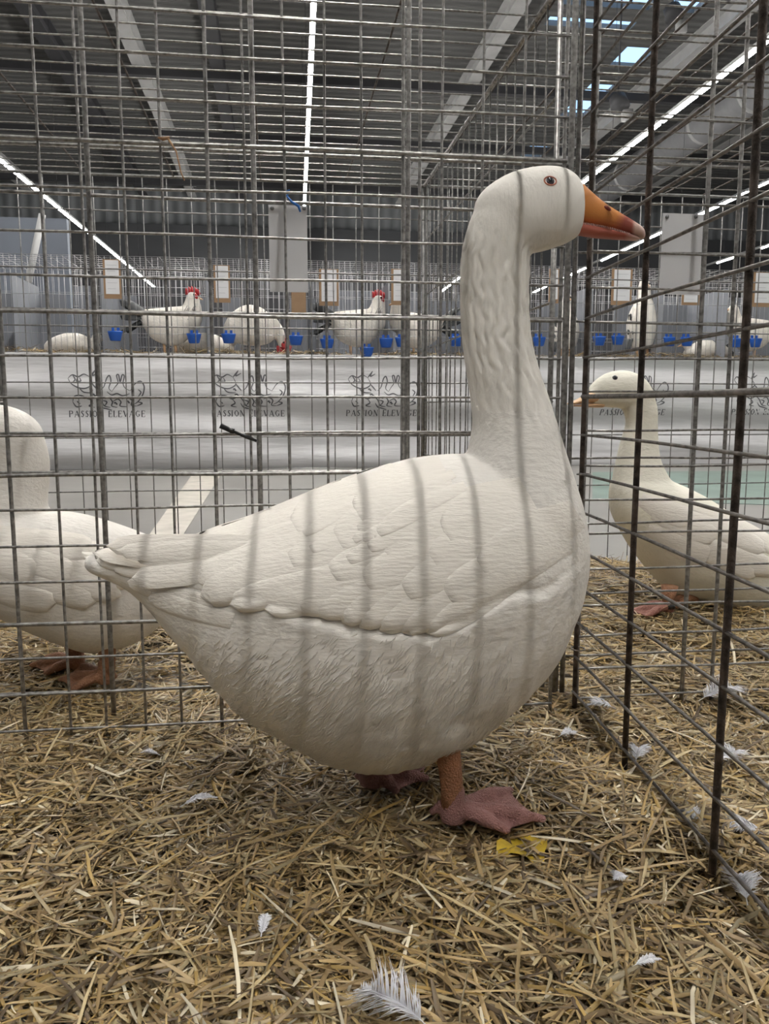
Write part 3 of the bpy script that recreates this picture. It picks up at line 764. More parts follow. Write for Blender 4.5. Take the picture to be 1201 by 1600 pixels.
def fuse(mb, voxel, smooth=6, name='body'):
    me = mb.mesh('tmp'); o = bpy.data.objects.new('tmp', me); COL.objects.link(o)
    r = o.modifiers.new('r', 'REMESH'); r.mode = 'VOXEL'; r.voxel_size = voxel; r.adaptivity = 0
    if smooth:
        s = o.modifiers.new('s', 'SMOOTH'); s.iterations = smooth; s.factor = 0.5
    dg = bpy.context.evaluated_depsgraph_get(); dg.update()
    out = bpy.data.meshes.new_from_object(o.evaluated_get(dg)); out.name = name
    bpy.data.objects.remove(o); bpy.data.meshes.remove(me)
    return out
def project(v):
    d = R3.transposed() @ (Vector(v)-Vector((0, 0, EYE)))
    return (600.5+F*d.x/-d.z, 800-F*d.y/-d.z)
def normals(me):
    a = np.empty(len(me.vertices)*3, 'f'); me.vertices.foreach_get('normal', a); return a.reshape(-1, 3)
def coords(me):
    a = np.empty(len(me.vertices)*3, 'f'); me.vertices.foreach_get('co', a); return a.reshape(-1, 3)
R3T = np.array(R3.transposed())
def project_np(c):
    d = (c-np.array([0, 0, EYE])) @ R3T.T
    return np.stack([600.5+F*d[:, 0]/-d[:, 2], 800-F*d[:, 1]/-d[:, 2]], 1)
def bvh_of(me):
    return BVHTree.FromPolygons([v.co.copy() for v in me.vertices], [tuple(p.vertices) for p in me.polygons])
O0 = Vector((0, 0, EYE))
def hit(bvh, px, py):
    h = bvh.ray_cast(O0, ray(px, py).normalized())
    return h[0], h[1]
def feather_on(mb, bvh, b, t, w, lift=0.003, Yd=1.0, nu=14, nv=9, base=0.0006, taper=0.55, cam=0.0015, tiplen=0.22):
    """one vane laid on the bird's side, from root b to tip t (photo positions of the real spots)"""
    b = np.array(b, float); t = np.array(t, float); ax = t-b; L = np.hypot(*ax); ax /= L; nr = np.array([-ax[1], ax[0]])
    bend = random.uniform(-.04, .04)*L
    idx = len(mb.v); prev = None; pts = []
    for i in range(nu+1):
        u = i/nu
        ww = w*(taper+(1-taper)*min(1, u/0.55))
        if u > 1-tiplen:
            q = (u-(1-tiplen))/tiplen; ww *= math.sqrt(max(0, 1-q**2.3))*0.97+0.03
        for j in range(nv+1):
            v = j/nv*2-1
            p = b+ax*L*u+nr*(v*ww+bend*4*u*(1-u))
            h, n = hit(bvh, p[0], p[1])
            off = base+lift*u**1.3+cam*(1-v*v)
            if i == nu or (v < -.99 and nv): off = off*0.25-0.0004
            elif v > .99: off = off*0.25-0.0004
            elif abs(v) > 0.7: off = off*0.88
            if h is None: pts.append(None)
            else:
                n2 = (n+Vector((0, -0.6, 0))).normalized(); pts.append(h+n2*off)
    # close gaps beyond the outline with the nearest known point
    for i in range(nu+1):
        row = pts[i*(nv+1):(i+1)*(nv+1)]
        known = [k for k, r in enumerate(row) if r is not None]
        for k in range(nv+1):
            if row[k] is None and known:
                kk = min(known, key=lambda q: abs(q-k)); pts[i*(nv+1)+k] = row[kk]+Vector((0, 0.0005*abs(k-kk), 0))
    for i in range(nu+1):
        for k in range(nv+1):
            if pts[i*(nv+1)+k] is None:
                # take the point of the next row toward the root
                for ii in range(i-1, -1, -1):
                    if pts[ii*(nv+1)+k] is not None: pts[i*(nv+1)+k] = pts[ii*(nv+1)+k]; break
    if any(p is None for p in pts): return
    mb.v += [tuple(p) for p in pts]
    for i in range(nu):
        for j in range(nv):
            a = idx+i*(nv+1)+j; mb.f.append((a, a+nv+1, a+nv+2, a+1))
def vane(mb, a, b, w, side, droop=0.0, nu=12, nv=6, thick=0.0016, taper=0.6, camber=0.15):
    """free-standing feather from a to b, 'side' is its width direction"""
    a = Vector(a); b = Vector(b); side = Vector(side).normalized(); ax = (b-a); nrm = ax.cross(side).normalized()
    if nrm.z < 0: nrm = -nrm
    base = len(mb.v)
    for s in (1, -1):
        for i in range(nu+1):
            u = i/nu; ww = w*(taper+(1-taper)*min(1, u/.5))
            if u > 0.78: ww *= math.sqrt(max(0, 1-((u-.78)/.22)**2.2))*0.98+0.02
            for j in range(nv+1):
                v = j/nv*2-1
                e = 0 if (abs(v) > .99 or i in (0, nu)) else 1
                p = a+ax*u+side*v*ww+nrm*(camber*w*(1-v*v)+droop*u*u+s*thick*0.5*e)
                mb.v.append(tuple(p))
    M_ = (nu+1)*(nv+1)
    for i in range(nu):
        for j in range(nv):
            q = base+i*(nv+1)+j
            mb.f.append((q, q+1, q+nv+2, q+nv+1)); q += M_
            mb.f.append((q, q+nv+1, q+nv+2, q+1))
def web_foot(A, tips, hind, z0=0.004, r=0.0075, ankle_r=0.017, voxel=0.0022, ankle_up=0.03, drop=1.0):
    """webbed foot: A ankle on the ground, tips of the toes on the ground"""
    mb = MB(); A = Vector((A[0], A[1], z0+r)); T = [Vector((t[0], t[1], z0+r*0.45)) for t in tips]
    top = A+Vector((0, 0, ankle_up))
    mb.tube([top+Vector((0, 0, 0.012)), top, A+Vector((0, 0, .004)), A-Vector((0, 0, r*0.6))], [ankle_r*.8, ankle_r*.9, ankle_r*1.05, ankle_r], 14)
    for t in T:
        pts = []; rs = []
        for i in range(9):
            u = i/8; p = A.lerp(t, u); p.z += math.sin(u*math.pi)*0.007+(1-u)*0.010*(1-u)
            pts.append(p); rs.append(r*(1.5-0.75*u)*(1+0.14*math.cos(u*9.5)))
        mb.tube(pts, rs, 10); mb.ball(t, (r*.75, r*.75, r*.6), 10, 6)
    for a, b in zip(T[:-1], T[1:]):
        n = 9; base = len(mb.v)
        for s in (1, -1):
            for i in range(n+1):
                for j in range(n+1):
                    u = i/n; v = j/n
                    p = A.lerp(a.lerp(b, v), u*(1-0.05*math.sin(v*math.pi)*u))
                    p.z = z0+0.003+(1-u)**2*0.016+math.sin(u*math.pi)*0.005*(0.4+0.6*abs(2*v-1))+s*0.0022
                    mb.v.append(tuple(p))
        N = (n+1)*(n+1)
        for i in range(n):
            for j in range(n):
                q = base+i*(n+1)+j; mb.f.append((q, q+1, q+n+2, q+n+1)); q += N; mb.f.append((q, q+n+1, q+n+2, q+1))
        edge = [i*(n+1) for i in range(n+1)]+[n*(n+1)+j for j in range(1, n+1)]+[i*(n+1)+n for i in range(n-1, -1, -1)]
        for p_, q_ in zip(edge[:-1], edge[1:]): mb.f.append((base+p_, base+N+p_, base+N+q_, base+q_))
    if hind is not None:
        h = Vector((hind[0], hind[1], z0+r)); mb.tube([A+Vector((0, 0, .016)), A.lerp(h, .5)+Vector((0, 0, .014)), h], [r, r*.95, r*.5], 8)
    return fuse(mb, voxel, 3, 'foot')
def eye_at(parent, bvh, px, py, r, lid=True, Y=None):
    h, n = hit(bvh, px, py)
    c = h-n*r*0.55
    mb = MB(); mb.ball(c, r*0.98, 20, 12); e = mb.build('eye', M['eye_blue'], parent)
    mb = MB(); mb.ball(c+n*r*0.42, r*0.66, 16, 10); mb.build('pupil', M['eye'], e)
    if lid:
        u = n.orthogonal().normalized(); w = n.cross(u); mb = MB(); b = 0
        ex = Vector((1, 0, 0)); ex = (ex-n*ex.dot(n)).normalized(); ez = n.cross(ex)
        pts = [c+n*r*0.55+ex*math.cos(a)*r*1.18+ez*math.sin(a)*r*0.92 for a in np.linspace(0, 2*math.pi, 25)]
        mb.tube(pts, r*0.15, 8, cap=False); mb.build('eyelid', M['eyelid'], e)

# ---------------------------------------------------------------- the big white goose
YG = 1.05
base = G(700, 1295, 0.0)
goose = empty('white_goose', (base.x-0.08, YG, 0.0), 'big white goose with orange bill standing side-on in the foreground straw', 'goose')
BODY = [(136,867,884,.020),(146,864,892,.036),(170,860,903,.042),(200,859,919,.042),(230,860,944,.050),(262,855,981,.064),(300,845,1022,.085),(340,829,1070,.105),(382,815,1108,.122),(430,795,1138,.136),(480,773,1166,.146),(530,752,1186,.152),
        (580,734,1194,.154),(640,717,1184,.154),(700,709,1162,.150),(750,712,1132,.143),(800,725,1090,.130),(840,745,1045,.112),(872,775,988,.088),(896,815,928,.058),(909,850,880,.022)]
NECK = [(296,766,850,.024),(318,747,848,.030),(340,735.5,844,.033),(365,727.5,837,.034),(392,721,829,.0345),(430,718.5,827,.035),(480,719,826,.037),(530,722,829,.041),(580,729,841,.046),(625,736,856,.052),(665,739,868,.060),(705,732,879,.072),
        (745,722,891,.086),(785,725,902,.098),(825,738,909,.104),(870,760,911,.100),(915,790,903,.088),(950,810,880,.07)]
HEAD = [(742,316,346,.010),(752,300,366,.020),(768,286,386,.029),(790,273,397,.0355),(815,264.5,400,.039),(840,260.5,395,.0385),(862,260,390,.037),(882,264,383,.033),(896,273,375,.028),(904,283,366,.023),(906,292,356,.016)]
mb = MB()
loft_x(mb, BODY, YG, 60, 36); loft_z(mb, NECK, YG, 60, 32); loft_x(mb, HEAD, YG, 30, 28)
# thigh bulge over the near and far leg
for s in (-1, 1):
    c = P(680, 1080, YG+0.1*s*0.9); mb.ball(c, (0.070, 0.045, 0.085), 24, 16)
gm = fuse(mb, 0.0027, 18, 'body')
co = coords(gm); nr = normals(gm)
cm = co.copy(); cm[:, 1] = np.where(co[:, 1] > YG, 2*YG-co[:, 1], co[:, 1])   # both flanks alike
pp = project_np(cm)
crease = [(960,860),(915,878),(885,902),(852,926),(812,930),(775,944),(748,958),(728,976),(700,982),(672,995),(648,990),(600,990),(548,988),(505,972),(470,962),(430,955),(392,938),(340,945),(290,940)]
cx = np.array([c[0] for c in crease][::-1], float); cy = np.array([c[1] for c in crease][::-1], float)
wig = np.array([7*noise.noise(Vector((float(a)*.022, 3, 1)))+3*noise.noise(Vector((float(a)*.07, 1, 1))) for a in pp[:, 0]])
below = pp[:, 1]-np.interp(pp[:, 0], cx, cy)-wig
inx = (pp[:, 0] > 330) & (pp[:, 0] < 925)
step = 1/(1+np.exp(-(below-3)/3.0))
fade = np.exp(-np.clip(below, 0, None)/70.0)
side = np.clip((YG-cm[:, 1])/0.06, 0, 1)
xf = np.clip((pp[:, 0]-330)/110, 0, 1)*np.clip((915-pp[:, 0])/110, 0, 1)
disp = 0.0055*step*fade*side*xf*inx
# scalloped flank edges
disp += -0.0035*np.exp(-((below+6)/8)**2)*side*xf
zz = co[:, 2]; zneck0 = P(780, 690, YG).z; zneck1 = P(780, 400, YG).z
tn = np.clip((zz-zneck0)/(P(780, 560, YG).z-zneck0), 0, 1)*np.clip((P(780, 365, YG).z-zz)/0.03, 0, 1)
xl = np.interp(pp[:, 1], [r[0] for r in NECK], [r[1] for r in NECK]); xr = np.interp(pp[:, 1], [r[0] for r in NECK], [r[2] for r in NECK])
cxn = np.clip((pp[:, 0]-(xl+xr)/2)/((xr-xl)/2+1e-6), -1, 1)
ang = np.arcsin(cxn)
tn *= (pp[:, 1] < 720)
frn = np.zeros(len(co)); lumps = np.zeros(len(co))
for i in range(len(co)):
    p = co[i]
    if tn[i] > 0:
        wv = noise.noise(Vector((p[0]*45, p[1]*45, p[2]*38)))*0.95+0.35*math.sin(p[2]*210+ang[i]*3.0)
        frn[i] = abs(math.sin((ang[i]*9.0+0.7*(p[2]-0.6)*10+wv)))
        brk = 0.65+0.6*noise.noise(Vector((ang[i]*5, p[2]*70, 3)))
        frn[i] = (1-frn[i])**1.1*brk
    if pp[i, 1] > 700:
        q = noise.noise(Vector((p[0]*16, p[1]*16, p[2]*16)))*0.6+noise.noise(Vector((p[0]*42+p[2]*14, p[1]*40, p[2]*20)))*0.35
        lumps[i] = q
disp += -0.0056*frn*tn
bel = np.clip(below/60, 0, 1)*(pp[:, 1] > 900)
disp += 0.0028*lumps*bel+0.0010*lumps*(1-bel)
# fluffy flank tufts: streaks fanning down over the belly
st = np.array([noise.noise(Vector((float(a)*0.085+float(b)*0.03, float(b)*0.012, 5))) for a, b in pp])
disp += 0.0016*st*bel
co = co+nr*disp[:, None]
gm.vertices.foreach_set('co', co.astype('f').ravel()); gm.update()
GB = bvh_of(gm)
mts = M['white_feather']
body = link_mesh('body', gm, mts, goose)
gm.materials.append(M['neck_feather'])
pf = np.empty(len(gm.polygons)*3, 'f'); gm.polygons.foreach_get('center', pf); pf = pf.reshape(-1, 3)
gm.polygons.foreach_set('material_index', (pf[:, 2] > (P(780, 640, YG).z)).astype('i'))

# fine belly down
fz_ = MB(); rb = random.Random(3)
for i in range(5200):
    px = rb.uniform(300, 800); py = rb.uniform(985, 1196)
    if py < 1130-150*min(1, max(0, rb.random()))+0: continue
    h, n = hit(GB, px, py)
    if h is None: continue
    L = rb.uniform(.008, .02); d = Vector((-0.55+rb.uniform(-.35, .35)+(px-560)/900, rb.uniform(-.15, .15), -0.75)); d = (d-n*d.dot(n)).normalized()
    h = h-n*.0008
    fz_.tube([h, h+d*L*.5+n*.0016, h+d*L+n*rb.uniform(.0002, .0024)], [.0007, .0006, .00015], 3, cap=False)
fz_.build('belly_down', M['white_feather'], goose)
wing = MB()
rows = []
for i, (tx, ty) in enumerate([(664,988),(630,987),(596,985),(562,981),(528,974),(496,963),(464,953)]): rows.append(((tx+185, ty-118), (tx, ty), 27, .0062, .38, .75))
rows += [((300,872),(139,866),13,.002,.3,.8), ((310,892),(150,876),13,.003,.3,.8), ((320,915),(170,889),14,.003,.3,.8), ((340,938),(196,906),15,.003,.3,.8), ((365,965),(230,930),17,.003,.3,.8),((640,792),(302,908),33,.0075,.16,.6), ((660,830),(318,932),30,.0085,.16,.6), ((640,872),(352,941),25,.009,.2,.6), ((700,850),(410,948),30,.0075,.25,.6), ((600,775),(300,880),22,.0065,.2,.5),
         ((560,762),(292,858),17,.006,.25,.5), ((560,748),(318,840),14,.005,.3,.5), ((720,870),(452,950),28,.006,.3,.6)]
for i, (tx, ty) in enumerate([(748,925),(690,930),(628,925),(566,912),(506,896),(446,880)]): rows.append(((tx+190, ty-92), (tx, ty), 40, .0052, .42, .6))
for i, (tx, ty) in enumerate([(812,898),(742,893),(668,884),(596,868),(526,848),(462,832)]): rows.append(((tx+165, ty-90), (tx, ty), 44, .0036, .45, .6))
for i, (tx, ty) in enumerate([(690,838),(560,808)]): rows.append(((tx+130, ty-75), (tx, ty), 46, .003, .4, .6))
rw = random.Random(21)
while len(rows) < 68:
    tx = rw.uniform(330, 600); ty = rw.uniform(825, 965)
    if ty > float(np.interp(tx, cx, cy))-14 or ty < 800+(740-tx)*.02: continue
    a_ = math.radians(rw.uniform(20, 36)); L_ = rw.uniform(130, 200)
    rows.append(((tx+L_*math.cos(a_), ty-L_*math.sin(a_)), (tx, ty), rw.uniform(13, 22), rw.uniform(.003, .0052), .5, .5))
for b, t, w, l, tp_, ta_ in rows:
    feather_on(wing, GB, (b[0]+random.uniform(-8, 8), b[1]+random.uniform(-6, 6)), (t[0]+random.uniform(-7, 7), t[1]+random.uniform(-3, 3)), w*random.uniform(.92, 1.1), l, tiplen=tp_, taper=ta_, nu=20, nv=10, cam=min(.0015, l*.22))
wo = wing.build('wing', M['wing_feather'], goose)
mm = wo.data.copy(); c2 = coords(mm); ly = YG-goose.location.y
c2[:, 1] = 2*ly-c2[:, 1]; mm.vertices.foreach_set('co', c2.ravel()); mm.flip_normals(); mm.update()
wo2 = bpy.data.objects.new('wing', mm); COL.objects.link(wo2); wo2.parent = goose
# folded flight feathers of the wing tips, laid over the rump
fl = MB(); up = Vector((0, 0, 1))
for (bx_, by_, tx, ty, w, yo, yt) in ((455,852,166,853,.015,-.086,-.040),(450,862,182,860,.014,-.092,-.046),(445,868,206,868,.014,-.095,-.050),(430,880,206,903,.0165,-.100,-.060),(425,872,236,884,.015,-.098,-.056),
        (440,850,176,856,.015,.086,.04),(430,880,210,900,.016,.10,.06),(430,862,215,866,.016,.09,.045)):
    s_ = 1 if yo < 0 else -1
    vane(fl, P(bx_, by_, YG+yo), P(tx, ty, YG+yt), w, Vector((0.05, 0.42*s_, 0.9)), 0, 16, 6, 0.0016, 0.85, 0.10)
fl.build('flight_feathers', M['wing_feather'], goose)
tl = MB()
for k in range(13):
    q = (k-6)/6
    a = P(290, 890, YG+q*0.030); b = P(128+22*abs(q)**1.6+(k % 2)*9, 864+(k % 3)*7, YG+q*0.040)
    vane(tl, a, b, 0.012, Vector((0.0, 1, 0.7*(-q))), 0.0, 12, 6, 0.0018, 0.85, 0.12)
tl.build('tail_feathers', M['wing_feather'], goose)
# bill
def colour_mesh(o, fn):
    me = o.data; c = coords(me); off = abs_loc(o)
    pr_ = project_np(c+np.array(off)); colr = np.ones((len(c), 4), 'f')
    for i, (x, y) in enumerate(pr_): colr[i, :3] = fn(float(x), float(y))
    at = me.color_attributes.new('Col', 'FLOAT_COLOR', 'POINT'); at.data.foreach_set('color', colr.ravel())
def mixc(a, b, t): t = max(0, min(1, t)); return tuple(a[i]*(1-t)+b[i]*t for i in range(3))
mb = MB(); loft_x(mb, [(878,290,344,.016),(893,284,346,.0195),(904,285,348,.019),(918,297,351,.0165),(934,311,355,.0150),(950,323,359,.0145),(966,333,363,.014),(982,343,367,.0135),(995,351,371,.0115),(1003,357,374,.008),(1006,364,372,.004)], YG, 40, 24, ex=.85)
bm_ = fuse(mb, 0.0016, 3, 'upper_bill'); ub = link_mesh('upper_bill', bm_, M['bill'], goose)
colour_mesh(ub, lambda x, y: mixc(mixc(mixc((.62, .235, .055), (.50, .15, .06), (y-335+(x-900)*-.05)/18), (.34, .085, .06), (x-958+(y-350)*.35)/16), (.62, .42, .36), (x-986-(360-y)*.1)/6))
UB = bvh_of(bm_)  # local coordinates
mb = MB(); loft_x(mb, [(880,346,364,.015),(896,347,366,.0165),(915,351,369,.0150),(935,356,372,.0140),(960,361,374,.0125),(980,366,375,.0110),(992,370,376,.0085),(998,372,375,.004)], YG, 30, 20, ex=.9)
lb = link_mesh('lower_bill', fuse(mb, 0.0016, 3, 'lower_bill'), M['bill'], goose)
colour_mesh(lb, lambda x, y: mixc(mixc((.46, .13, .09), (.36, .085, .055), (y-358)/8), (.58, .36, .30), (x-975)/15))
mb = MB()
for i in range(30):
    u = i/29; px = 905+78*u; py = 348.5+17*u-2.5*math.sin(u*math.pi)
    w_ = float(np.interp(px, [893, 934, 966, 995], [.0180, .0145, .013, .011]))
    p = P(px, py, YG-w_); p.y = YG-w_
    mb.ball(p, (.0007, .0011, .0016), 6, 4)
mb.build('bill_teeth', M['tooth'], goose)
mb = MB(); c = P(948, 326, YG-0.0125); ax = (P(957, 331, YG)-P(941, 322, YG)).normalized()
pts = [c+ax*s for s in (-.0065, -.004, 0, .004, .0065)]
mb.tube(pts, [.0006, .0024, .0032, .0026, .0006], 10); mb.build('nostril', M['nostril'], goose)
eye_at(goose, GB, 859.5, 282.5, 0.0066)
# legs and feet
def shank(parent, pts, rs, m, name='leg'):
    mb = MB(); mb.tube(pts, rs, 18); return mb.build(name, m, parent)
A = G(708, 1290)
yn = A.y
lg = shank(goose, [P(692, 1120, yn), P(697, 1165, yn), P(703, 1200, yn), P(706, 1235, yn), P(707, 1262, yn)], [.022, .0175, .0152, .0145, .0155], M['orange_leg'])
link_mesh('foot', web_foot(A, [G(790, 1306), G(846, 1288), G(796, 1243)], G(672, 1284), r=.0085), M['pink_web'], lg)
A2 = G(583, 1232); yf = A2.y
lg = shank(goose, [P(590, 1120, yf), P(588, 1170, yf), P(584, 1205, yf)], [.022, .019, .0165], M['orange_leg'])
link_mesh('foot', web_foot(A2, [G(618, 1243), G(664, 1224), G(668, 1196)], G(556, 1228), r=.009, ankle_r=.02), M['pink_web'], lg)

# ---------------------------------------------------------------- the goose at the left
YL = 1.62
gl = empty('white_goose', (P(100, 1000, YL).x, YL, 0), 'white goose at the left edge behind the wire, its head cut off by the frame', 'goose')
mb = MB()
loft_x(mb, [(268,872,950,.02),(255,850,972,.055),(232,838,992,.085),(200,826,1007,.11),(150,810,1016,.13),(100,800,1000,.14),(40,798,974,.14),(0,800,950,.135),(-50,800,922,.12),(-100,806,895,.09),(-135,830,870,.04)], YL, 40, 32)
loft_z(mb, [(655,-40,48,.040),(680,-38,66,.046),(710,-34,76,.047),(740,-38,78,.047),(770,-46,75,.052),(800,-62,74,.066),(840,-90,70,.085),(880,-100,40,.08)], YL, 30, 28)
loft_x(mb, [(66,672,715,.02),(55,656,735,.036),(35,642,745,.046),(8,633,742,.048),(-22,632,732,.047),(-50,640,720,.042),(-78,656,710,.032),(-92,668,700,.02)], YL, 24, 24)
m_ = fuse(mb, 0.006, 6, 'body'); LBV = bvh_of(m_)
link_mesh('body', m_, M['white_feather'], gl)
wg = MB()
for (b, t, w, l) in [((20,860),(215,905),22,.008),((10,880),(190,930),22,.008),((30,845),(238,880),20,.007),((-20,890),(150,940),22,.007),((-30,850),(120,900),26,.006),((-20,830),(150,860),24,.005),((-60,900),(90,940),22,.006),((-60,850),(60,900),28,.005)]:
    feather_on(wg, LBV, b, t, w, l)
wg.build('wing', M['wing_feather'], gl)
mb = MB(); loft_x(mb, [(-80,668,705,.02),(-100,678,706,.018),(-125,692,710,.016),(-140,702,711,.008)], YL, 14, 16)
mb.build('bill', mat('left_bill', (.55, .2, .06), .45), gl)
eye_at(gl, LBV, -60, 668, 0.007, False)
A = G(166, 1073); lg = shank(gl, [P(166, 985, A.y), P(168, 1030, A.y), P(168, 1055, A.y)], [.02, .015, .014], M['duck_leg'])
link_mesh('foot', web_foot(A, [G(112, 1085), G(96, 1068), G(120, 1048)], G(182, 1068), r=.009, ankle_r=.016, voxel=.003), M['duck_leg'], lg)
A = G(122, 1050); lg = shank(gl, [P(108, 985, A.y), P(112, 1015, A.y), P(118, 1035, A.y)], [.018, .013, .013], M['duck_leg'])
link_mesh('foot', web_foot(A, [G(72, 1058), G(50, 1045), G(74, 1032)], None, r=.009, ankle_r=.015, voxel=.003), M['duck_leg'], lg)

# ---------------------------------------------------------------- the cream-white duck at the right
YD = 2.08
dk = empty('white_duck', (P(1100, 950, YD).x, YD, 0), 'smaller cream-white duck with pale bill looking left behind the right-hand wires', 'duck')
mb = MB()
loft_x(mb, [(956,760,795,.02),(962,745,812,.05),(975,738,835,.075),(995,738,866,.10),(1020,742,897,.12),(1050,752,928,.135),(1090,771,942,.145),(1130,796,955,.145),(1170,820,957,.138),(1210,845,945,.12),(1250,866,930,.09),(1290,882,912,.05),(1315,890,900,.02)], YD, 50, 32)
loft_z(mb, [(596,962,1004,.03),(615,962,1019,.036),(640,973,1026,.036),(661,978,1026,.035),(690,970,1027,.039),(720,963,1031,.048),(750,958,1045,.065),(785,956,1060,.085),(815,965,1060,.09),(840,985,1055,.08)], YD, 40, 28)
loft_x(mb, [(918,610,626,.014),(926,598,633,.024),(938,588,636,.032),(952,581,637,.038),(972,578,638,.042),(990,582,640,.041),(1006,592,640,.036),(1018,610,642,.024)], YD, 26, 24)
m_ = fuse(mb, 0.006, 6, 'body'); DB = bvh_of(m_)
link_mesh('body', m_, M['duck_feather'], dk)
wg = MB()
for (b, t, w, l) in [((1050,800),(1195,862),18,.008),((1040,830),(1210,890),20,.009),((1060,850),(1180,900),16,.008),((1080,790),(1225,868),14,.006),((1020,800),(1120,840),22,.005),((1010,830),(1110,872),22,.005),((1000,780),(1080,815),20,.004),((1090,860),(1240,900),14,.007)]:
    feather_on(wg, DB, b, t, w, l)
wg.build('wing', M['wing_feather'], dk)
mb = MB(); loft_x(mb, [(930,610,630,.026),(921,612,630,.024),(910,619,631,.020),(900,624.5,632,.019),(893,627,633,.019),(888,629.5,632.5,.012)], YD, 20, 20)
bl = mb.build('upper_bill', M['duck_bill'], dk)
mb = MB(); loft_x(mb, [(940,629,637,.02),(925,630,637,.019),(910,631.5,636,.017),(896,633,635,.013)], YD, 14, 16); mb.build('lower_bill', M['duck_bill'], dk)
eye_at(dk, DB, 960.5, 590, 0.0085, False)
A = G(1043, 960); lg = shank(dk, [P(1046, 915, A.y), P(1044, 935, A.y), P(1043, 950, A.y)], [.022, .016, .014], M['duck_leg'])
link_mesh('foot', web_foot(A, [G(1010, 968), G(985, 960), G(1005, 950)], None, r=.009, ankle_r=.015, voxel=.003), mat('duck_foot_pink', (.28, .12, .09), .55, bump=.4, bscale=200), lg)
mb = MB(); c = P(1043, 946, A.y)
mb.tube([c+Vector((0, 0, .006)), c-Vector((0, 0, .006))], .019, 14); mb.build('leg_ring', M['black'], lg)
A = G(1082, 946); lg = shank(dk, [P(1084, 905, A.y), P(1083, 925, A.y), P(1082, 938, A.y)], [.022, .016, .014], M['duck_leg'])
link_mesh('foot', web_foot(A, [G(1056, 953), G(1045, 943), G(1062, 936)], None, r=.009, ankle_r=.015, voxel=.003), M['duck_leg'], lg)

